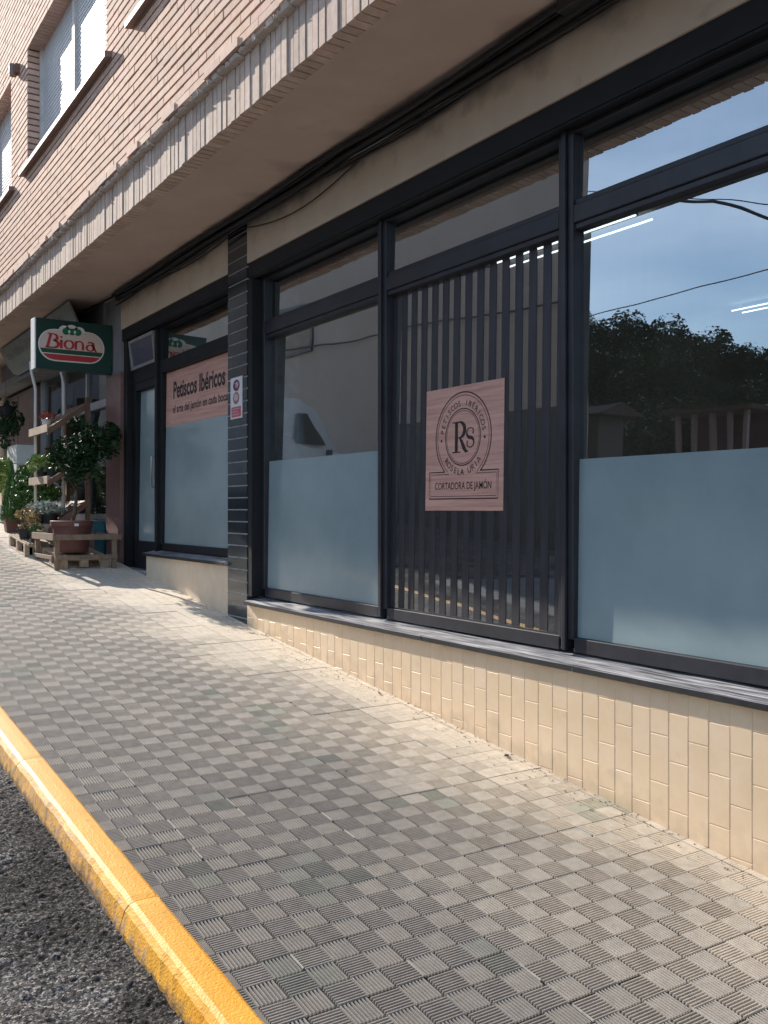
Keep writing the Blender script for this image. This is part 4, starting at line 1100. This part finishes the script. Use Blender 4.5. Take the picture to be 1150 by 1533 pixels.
# pallets on the pavement
def pallet(x0, x1, y0, y1, label, hs=1.0):
    e = empty('pallet', ((x0+x1)/2, (y0+y1)/2, G((y0+y1)/2))); tag(e, label, 'pallet', 'wooden pallets on the pavement')
    def gz_(y, d): return G(y) + d*hs
    def sl_box(mb, xa, xb, ya, yb, d0, d1, t=1.0):
        mb.hexa([(xa,ya,gz_(ya,d0)),(xb,ya,gz_(ya,d0)),(xb,yb,gz_(yb,d0)),(xa,yb,gz_(yb,d0)),(xa,ya,gz_(ya,d1)),(xb,ya,gz_(ya,d1)),(xb,yb,gz_(yb,d1)),(xa,yb,gz_(yb,d1))], t)
    b = MB(); n = 5
    for k in range(n):
        w = (x1-x0)/n; sl_box(b, x0+k*w+.006, x0+(k+1)*w-.012, y0, y1, .122, .140, random.uniform(.8, 1.2))
    b.build('deck', M['pallet'], e, bevel=.002)
    b = MB()
    for yy in (y0, (y0+y1)/2-.045, y1-.09):
        for xx in (x0+.004, (x0+x1)/2-.04, x1-.084): sl_box(b, xx, xx+.08, yy+.003, yy+.085, .018, .1)
        sl_box(b, x0+.002, x1-.002, yy, yy+.09, .101, .121); 
    sl_box(b, x0+.002, x0+.09, y0, y1, 0, .017); sl_box(b, x1-.09, x1-.002, y0, y1, 0, .017)
    b.build('blocks', M['pallet'], e, bevel=.002)
    return e
pallet(2.305, 2.80, 9.455, 10.2, 'pale wooden pallet under the bench, carrying the big pot', .85)
pallet(2.36, 2.82, 10.47, 11.3, 'wooden pallet under the plant rack')
pallet(2.17, 2.345, 10.36, 11.2, 'small wooden pallet carrying the dry yellow plant')
pot_plant(2.265, 10.75, G(10.75)+.141, .085, .11, 'dry yellow bushy plant in a low black pot on the small pallet', plant=(((2.28,10.75,G(10.75)+.37),(.12,.15,.13),600,.04),), mats=('leaf_dry',), seed=21, pm='black_plastic')
pot_plant(2.30, 10.46, G(10.46)+.141, .055, .10, 'dark green small plant in a black pot beside the dry yellow plant', plant=(((2.31,10.46,G(10.46)+.29),(.07,.08,.07),200,.03),), mats=('leaf_mid',), seed=23)
# black tray planter at mid height
# conifer and light bush further up the street
pot_plant(2.46, 12.5, G(12.5)+.0, .13, .20, 'bright green cone shaped conifer in a square brown pot', name='potted_conifer', pm='terracotta', plant=(((2.46,12.5,G(12.5)+.52),(.14,.14,.36),1500,.055,dict(shape='cone', ar=.5)),), mats=('leaf_mid',), seed=25, square=True)
pot_plant(2.70, 12.85, G(12.85)+.0, .13, .22, 'dark rounded conifer just behind the bright cone shaped one', name='potted_conifer', pm='black_plastic', plant=(((2.70,12.85,G(12.75)+.50),(.19,.19,.32),1500,.055,dict(shape='cone', ar=.5)),), mats=('leaf_dark',), seed=27)
pot_plant(2.60, 13.6, G(13.6), .13, .24, 'pale lime shrub in a grey pot at the left edge of the photo', name='potted_shrub', pm='white_dirty', plant=(((2.60,13.6,G(13.6)+.62),(.30,.28,.26),900,.08),), mats=('leaf_light',), seed=29)
pot_plant(2.62, 12.2, G(12.2)+.0, .12, .2, 'mid green shrub below the middle rack shelf', name='potted_shrub', pm='black_plastic', plant=(((2.62,12.2,G(12.2)+.55),(.2,.2,.34),900,.06),), mats=('leaf_mid',), seed=31)
# white display shelf unit behind rack
wu = empty('display_shelf', (2.55, 12.9, G(12.9))); tag(wu, 'white painted display shelf standing beyond the plant rack', 'shelf')
b = MB(); b.box(2.62, 2.84, 13.0, 13.03, G(13), .86); b.box(2.62, 2.645, 13.031, 13.6, G(13), .86); b.box(2.646, 2.84, 13.031, 13.6, .84, .86)
b.build('side_panel', M['white'], wu)
for z in (.1, .35, .6): b = MB(); b.box(2.56, 2.84, 12.97, 12.999, z, z+.018); b.build('shelf', M['white_dirty'], wu)
# hanging foliage by the brown door
hgp = empty('hanging_plant', (2.72, 13.9, 1.62)); tag(hgp, 'dark trailing plant hanging under the lintel by the brown door', 'hanging plant')
p = MB(); p.lathe([(.09,1.30),(.13,1.42),(.14,1.44)], 2.66, 13.9, 16); p.tube([(2.66,13.9,1.44),(2.66,13.9,1.80)], .004, 5); p.build('basket', M['black_plastic'], hgp)
leafobj('foliage', [((2.68,13.9,1.30),(.20,.26,.24),420,.07,dict(droop=1.0)), ((2.62,13.6,1.06),(.13,.22,.2),160,.06,dict(droop=1.0))], M['leaf_dark'], hgp, 33)
# boxes seen under the shop window behind the bench
cr_ = MB(); cr_.box(2.905, 3.03, 10.40, 10.95, G(10.4), -.16); cr_.box(2.91, 3.02, 10.42, 10.93, -.159, -.12)
tag(cr_.build('plastic_crate', mat('teal_plastic', (.02,.12,.15), (.03,.16,.19), 4, .5), None, bevel=.006), 'teal plastic crate against the wall behind the bench', 'crate')

# ---- bits on the pavement
rr = random.Random(17)
def unproj(px, py):
    u = px-575; v = 763-py; rx = F_PX*math.sin(YAW)+u*math.cos(YAW); ry = F_PX*math.cos(YAW)-u*math.sin(YAW)
    t = -1.5396/(v - .10045*ry); return rx*t, ry*t
def litter(px, py, s, label, m):
    x, y = unproj(px, py); b = MB()
    for k in range(5):
        a = rr.uniform(0, 6.28); c = Vector((x+rr.uniform(-s,s)*.6, y+rr.uniform(-s,s)*.6, G(y)+.006+rr.uniform(0, s*.25)))
        u = Vector((math.cos(a), math.sin(a), rr.uniform(-.2,.5)))*s*.6; w = Vector((-math.sin(a), math.cos(a), rr.uniform(-.1,.5)))*s*.28
        b.raw([tuple(c-u), tuple(c+w), tuple(c+u), tuple(c-w), tuple(c-u*.3+Vector((0,0,s*.22)))], [(0,1,4),(1,2,4),(2,3,4),(3,0,4),(0,3,2,1)])
    tag(b.build('dead_leaf', m), label, 'leaf', 'crumpled dead leaves on the pavement')
ml = mat('dead_leaf', (.05,.04,.03), (.10,.07,.04), 60, .9); ml2 = mat('brown_leaf', (.22,.14,.08), (.14,.09,.05), 60, .9)
litter(760, 1134, .022, 'dark crumpled leaf at the foot of the cream plinth below the right window', ml)
litter(566, 1040, .018, 'brown crumpled leaf at the foot of the plinth below the slatted window', ml2)
litter(435, 1054, .013, 'small dark leaf lying out on the pavement before the left display window', ml)
litter(520, 1157, .010, 'tiny dark leaf in the middle of the pavement', ml)
litter(81, 932, .014, 'small leaf on the pavement below the pallets', ml)
b = MB()
for k in range(420):
    y = rr.uniform(1.7, 7.5); x = 3.0 - abs(rr.gauss(0, .10)) - .004
    s = rr.uniform(.0015, .0045); z = G(y) + s*.4
    b.raw([(x-s,y-s*.6,z),(x+s,y-s,z+s*.3),(x+s*.7,y+s,z),(x-s*.6,y+s*.8,z+s*.5),(x,y,z+s)], [(0,1,4),(1,2,4),(2,3,4),(3,0,4)])
tag(b.build('grit', ml2), 'scattered grit and leaf crumbs along the foot of the plinth', 'grit', kind='stuff')

# ================================================================== ACROSS THE STREET (seen as reflections)
def MX(xp): return 2*XG - xp               # mirror-depth to real x
ab = empty('apartment_building', (-6, 16, G(16))); tag(ab, 'tall beige rendered building across the street reflected in the shop windows', 'building')
C0 = (MX(11.1), 11.15); C1 = (MX(9.6), 34.0); C2 = (MX(22.0), 34.0); C3 = (MX(20.0), 23.9)
w = MB(); foot = [C0, C1, C2, C3]
w.raw([(a, b_, -1.5) for a, b_ in foot] + [(a, b_, 7.9) for a, b_ in foot], [(4,5,6,7)] + [(i, (i+1) % 4, 4+(i+1) % 4, 4+i) for i in range(4)])
w.build('wall', M['opp_wall'], ab)
def fac(t, out=0.0):       # a point along the facade facing the street
    d = Vector((C1[0]-C0[0], C1[1]-C0[1])).normalized(); n = Vector((d.y, -d.x)); p = Vector(C0) + d*t + n*out
    return p
def facbox(mb, t0, t1, z0, z1, o0, o1, mi=0):
    q = [fac(t0, o0), fac(t1, o0), fac(t1, o1), fac(t0, o1)]
    mb.hexa([(p.x, p.y, z0) for p in q] + [(p.x, p.y, z1) for p in q], 1.0, mi)
for t0, z0 in ((8.6, 4.0), (14.5, 4.0), (8.6, 6.2), (14.5, 6.2), (3.2, 6.2)):
    f = MB()
    for (a, b_, c_, d_) in ((0, .08, 0, 1.2), (2.0, 2.08, 0, 1.2), (.08, 2.0, 0, .08), (.08, 2.0, 1.12, 1.2)): facbox(f, t0+a, t0+b_, z0+c_, z0+d_, 0, .06)
    wi = f.build('window', M['grey_frame'], ab)
    f = MB(); facbox(f, t0+.08, t0+2.0, z0+.08, z0+1.12, 0, .03); f.build('pane', M['frieze'], wi)
gf = MB(); facbox(gf, .4, 5.2, -1.4, 2.0, 0, .05)
gf.build('garage_front', mat('dark_garage_door', (.09,.08,.075), (.12,.11,.10), 3, .7), ab)
bsn = MB(); facbox(bsn, 10.0, 11.3, 3.3, 3.8, .01, .14); bsg = bsn.build('wall_sign', M['black_plastic'], None); tag(bsg, 'small dark sign with a pale picture on the beige building opposite', 'sign')
f = MB(); facbox(f, 10.35, 11.1, 3.37, 3.71, .141, .145); f.build('sign_face', M['sign_cream'], bsg)
cbm = MB(); cbm.tube([tuple(fac(t, .08)) + (3.75 + t*.04 - .05*math.sin(t*1.1),) for t in [i*.5 for i in range(0, 44)]], .018, 5)
tag(cbm.build('facade_cable', M['rubber'], None), 'thin cable strung along the beige building opposite', 'cable')

ub = empty('added_blocker_house', (-8, 44, G(44))); tag(ub, 'added grey house out of view, blocking bright sky reflected in the flower shop panes', 'house')  # added unseen house that keeps bright sky out of the flower shop panes
b = MB(); b.box(-13, -2.2, 42, 50, G(42)-.5, G(42)+9); b.build('wall', mat('blocker_grey_render', (.30,.28,.28), (.24,.22,.22), .7, .9), ub)
b = MB(); b.raw([(-13.4,41.6,G(42)+9),(-1.8,41.6,G(42)+9),(-1.8,50.4,G(42)+9),(-13.4,50.4,G(42)+9),(-13.4,46,G(42)+11.5),(-1.8,46,G(42)+11.5)], [(0,1,5,4),(2,3,4,5),(1,2,5),(3,0,4),(0,3,2,1)]); b.build('roof', M['roof_tile'], ub)
for x in (-11.5, -8.6, -5.7):
    for z in (1.2, 4.2, 6.6):
        b = MB(); b.box(x, x+1.1, 41.96, 42.02, G(42)+z, G(42)+z+1.3); b.build('window', M['car_glass'], ub)
# van parked across the road
VX, VY0 = -3.85, 15.0
vn = empty('parked_van', (-1.5, 17.0, G(16)-.1)); tag(vn, 'white panel van standing across the street reflected in the left display window', 'van')
side = [(0,.35),(0,1.05),(.25,1.18),(.85,1.36),(1.45,2.18),(1.85,2.34),(4.9,2.40),(5.05,2.2),(5.1,.4)]
def vz(y): return G(VY0+y) - .10
def van_part(mb, name, m, par, **kw):          # the van stands across the road, nose towards the far side
    zz = G(16.0) - .10
    mb.v = [(-3.75 + (p[1]-VY0)*.88, 16.0 + (VX + 1.9 - p[0]), zz + p[2] - vz(p[1]-VY0)) for p in mb.v]
    return mb.build(name, m, par, **kw)
W = 1.9; b = MB(); n_ = len(side)
def vp(x, y, z, inset=0): return (x, VY0+y, vz(y)+z)
Lf = [vp(VX + (.10 if z > 1.3 else 0), y, z) for y, z in side]; Rt = [vp(VX + W - (.10 if z > 1.3 else 0), y, z) for y, z in side]
b.raw(Lf + Rt, [tuple(range(n_)), tuple(range(n_, 2*n_))[::-1]] + [(i, n_+i, n_+(i+1) % n_, (i+1) % n_) for i in range(n_)])
van_part(b, 'body', M['van_white'], vn, bevel=.03)
b = MB(); b.raw([vp(VX+.2,.90,1.44),vp(VX+W-.2,.90,1.44),vp(VX+W-.25,1.40,2.12),vp(VX+.25,1.40,2.12)], [(0,1,2,3)])
b.v = [(v[0], v[1]-.02, v[2]+.02) for v in b.v]; van_part(b, 'windscreen', M['car_glass'], vn)
for (y0, y1) in ((1.45, 1.95),):
    b = MB(); b.raw([vp(VX+W-.04,y0-.2,1.46),vp(VX+W-.04,y1,1.46),vp(VX+W-.09,y1,2.05),vp(VX+W-.09,y0+.18,2.05)], [(0,1,2,3)]); b.v = [(v[0]+.03, v[1], v[2]) for v in b.v]; van_part(b, 'side_window', M['car_glass'], vn)
for y in (.95, 4.1):
    for x in (VX+.02, VX+W-.22):
        b = MB(); cz = vz(y)+.33
        ring_ = [(x, VY0+y+.33*math.cos(a*math.pi/12), cz+.33*math.sin(a*math.pi/12)) for a in range(24)]
        ring2 = [(x+.24, p[1], p[2]) for p in ring_]
        b.raw(ring_+ring2, [tuple(range(24)), tuple(range(24,48))[::-1]] + [(i,(i+1)%24,24+(i+1)%24,24+i) for i in range(24)]); wl = van_part(b, 'wheel', M['tyre'], vn)
        b = MB(); r2_ = [(x+.243, VY0+y+.19*math.cos(a*math.pi/8), cz+.19*math.sin(a*math.pi/8)) for a in range(16)]; b.raw(r2_, [tuple(range(16))]); van_part(b, 'rim', M['steel'], wl)
for x in (VX+.18, VX+W-.38):
    b = MB(); b.box(x, x+.2, VY0-.012, VY0+.02, vz(0)+.68, vz(0)+.85); van_part(b, 'headlight', M['sign_white'], vn)
b = MB(); b.box(VX+W-.02, VX+W+.16, VY0+1.15, VY0+1.25, vz(1)+1.15, vz(1)+1.4); van_part(b, 'wing_mirror', M['black_plastic'], vn)

# low house with a porch of pale posts
def house(xp0, xp1, y0, y1, zb, zw, zr, label, wallm, posts=0):
    xa, xb = MX(xp1), MX(xp0)              # xb faces the street
    e = empty('house', ((xa+xb)/2, (y0+y1)/2, zb)); tag(e, label, 'house')
    b = MB(); b.box(xa, xb, y0, y1, zb, zw); b.build('wall', wallm, e)
    ym = (y0+y1)/2; b = MB(); o = .35
    b.raw([(xa-o,y0-o,zw),(xb+o,y0-o,zw),(xb+o,y1+o,zw),(xa-o,y1+o,zw),(xa+(xb-xa)/2,y0-o,zr),(xa+(xb-xa)/2,y1+o,zr)], [(0,1,4),(2,3,5),(1,2,5,4),(3,0,4,5),(0,3,2,1)])
    b.build('roof', M['roof_tile'], e)
    for k in range(posts):
        yy = y0+.3+k*(y1-y0-.6)/max(1, posts-1)
        b = MB(); b.box(xb+.9, xb+1.02, yy-.06, yy+.06, zb, zw-.1); b.build('porch_post', M['stone'], e)
    if posts:
        b = MB(); b.box(xb+.01, xb+1.2, y0, y1, zw-.099, zw+.03); b.build('porch_roof', M['roof_tile'], e)
    b = MB(); b.box(xb+.001, xb+.03, ym-.5, ym+.5, zb+.9, zb+1.9); b.build('window', M['car_glass'], e)
house(22.5, 26, 15.4, 18.2, -.6, 3.3, 3.7, 'low dark red house with pale porch posts at the foot of the wooded hill', mat('dark_red_wall', (.10,.05,.045), (.07,.04,.035), 3, .9), 5)
house(15.4, 16.3, 15.1, 15.9, -.5, 2.5, 2.8, 'small tiled shed beside the tall beige building', mat('shed_wall', (.12,.08,.07), (.10,.07,.06), 3, .9))

# wooded hill
def hz_(xp, y):
    t = max(0, min(1, (xp-25)/20)); t = t*t*(3-2*t)
    crest = 5.8 + 1.0*math.sin((y-30)*.08) + mnoise.noise(Vector((y*.15, 0, 0)))
    crest *= .62 + .38*max(0, min(1, (y-14)/22))
    return G(y) - .2 + t*(crest+1) + t*mnoise.noise(Vector((xp*.2, y*.2, 0)))*1.2
hb = MB(); grid(hb, 0, 1, 50, 0, 1, 70, lambda a, b_: 0)
hb.v = [(MX(22 + v[0]*90), -60 + v[1]*160, hz_(22+v[0]*90, -60+v[1]*160)) for v in hb.v]
tag(hb.build('hillside', mat('dark_undergrowth', (.020,.028,.014), (.035,.045,.02), .6, .95, .6, 3, dist=.3), smooth=True), kind='structure')
# trees on the crest
def big_leaves(mb, rr, n, cz, rx, rz, size):
    leaves(mb, (0,0,cz), (rx, rx, rz), n, size, rr, hollow=.45, tlo=.5, thi=1.5)
protos = []
for k in range(3):
    e = empty('tree', (0,0,0)); rr = random.Random(50+k)
    t = MB(); t.tube([(0,0,-.5),(.1,0,1.2),(.05,.1,2.6),(.1,.05,4.2)], [.16,.13,.10,.04], 7)
    for q in range(5):
        a = rr.uniform(0, 6.28); t.tube([(.05,.05,1.4+q*.4),(.7*math.cos(a),.7*math.sin(a),2.0+q*.45)], [.06,.02], 5)
    t.build('trunk', M['bark'], e)
    c = MB(); big_leaves(c, rr, 3000, 3.0, 1.7, 1.5, .19); leaves(c, (.3,-.2,4.3), (.8,.8,.8), 500, .16, rr, hollow=.2); leaves(c, (-.5,.4,1.5), (1.5,1.5,1.0), 1200, .2, rr)
    c.build('crown', M['leaf_hill'], e); protos.append(e)
rr = random.Random(99); used = [False]*3; cnt = 0
desc = ['broad', 'ragged', 'leaning', 'dense', 'thin topped', 'bushy', 'low', 'spreading', 'rounded', 'tall', 'open crowned', 'wind shaped']
def crest_target(px):    # top of the wooded skyline in the photograph's reflection
    tb = [(700, 480), (860, 487), (905, 505), (925, 487), (985, 482), (1010, 500), (1040, 512), (1080, 520), (1110, 528), (1150, 533), (1300, 545), (1500, 560)]
    for (a, za), (b_, zb) in zip(tb[:-1], tb[1:]):
        if a <= px <= b_: return za + (zb-za)*(px-a)/(b_-a)
    return 540
for row in range(3):
    for q in range(22):
        px = 800 + q*30 + rr.uniform(-9, 9) + row*11
        th = YAW + math.atan((px-575)/F_PX); xp = 40 + row*-6 + rr.uniform(-1.5, 1.5); y = xp/math.tan(th)
        dep = xp*math.sin(YAW) + y*math.cos(YAW)
        top = (763 + 41 - crest_target(px))*dep/F_PX - row*1.6 + rr.uniform(-.3, .3)
        s = rr.uniform(.75, 1.15)
        k = cnt % 3; src = protos[k]
        if used[k]:
            o = src.copy(); COL.objects.link(o)
            for ch in src.children:
                c = ch.copy(); COL.objects.link(c); c.parent = o
        else: o = src; used[k] = True
        o.location = (MX(xp), y, top - 4.9*s); o.scale = (s*1.1, s*1.1, s); o.rotation_euler = (0, 0, rr.uniform(0, 6))
        tag(o, '%s dark tree on the wooded hill behind the houses opposite' % ('skyline' if row == 0 else 'hillside'), 'tree', 'skyline trees on the wooded hill' if row == 0 else 'trees on the slope of the wooded hill')
        cnt += 1

# overhead wires across the street
def wire(px_pts, xp, r, label):
    b = MB(); pts = []
    for px, py in px_pts:
        th = YAW + math.atan((px-575)/F_PX); y = xp/math.tan(th); dep = xp*math.sin(YAW)+y*math.cos(YAW)
        pts.append((MX(xp), y, (763+41-py)*dep/F_PX))
    # straight extension beyond both ends
    a = Vector(pts[0])*2 - Vector(pts[1]); z_ = Vector(pts[-1])*2 - Vector(pts[-2])
    b.tube([tuple(a)] + pts + [tuple(z_)], r, 6)
    tag(b.build('overhead_wire', M['rubber'], None, smooth=True), label, 'wire', 'overhead wires across the street')
wire([(700, 540), (880, 488), (1020, 447), (1150, 409), (1300, 370)], 20, .016, 'thin overhead wire rising to the right over the wooded hill')
wire([(880, 345), (940, 322), (1000, 311), (1060, 312), (1100, 321), (1150, 337), (1240, 372)], 16, .035, 'thick sagging overhead cable high over the road')
wire([(880, 300), (1000, 305), (1150, 313), (1300, 316)], 18, .014, 'thin nearly level overhead wire above the thick cable')
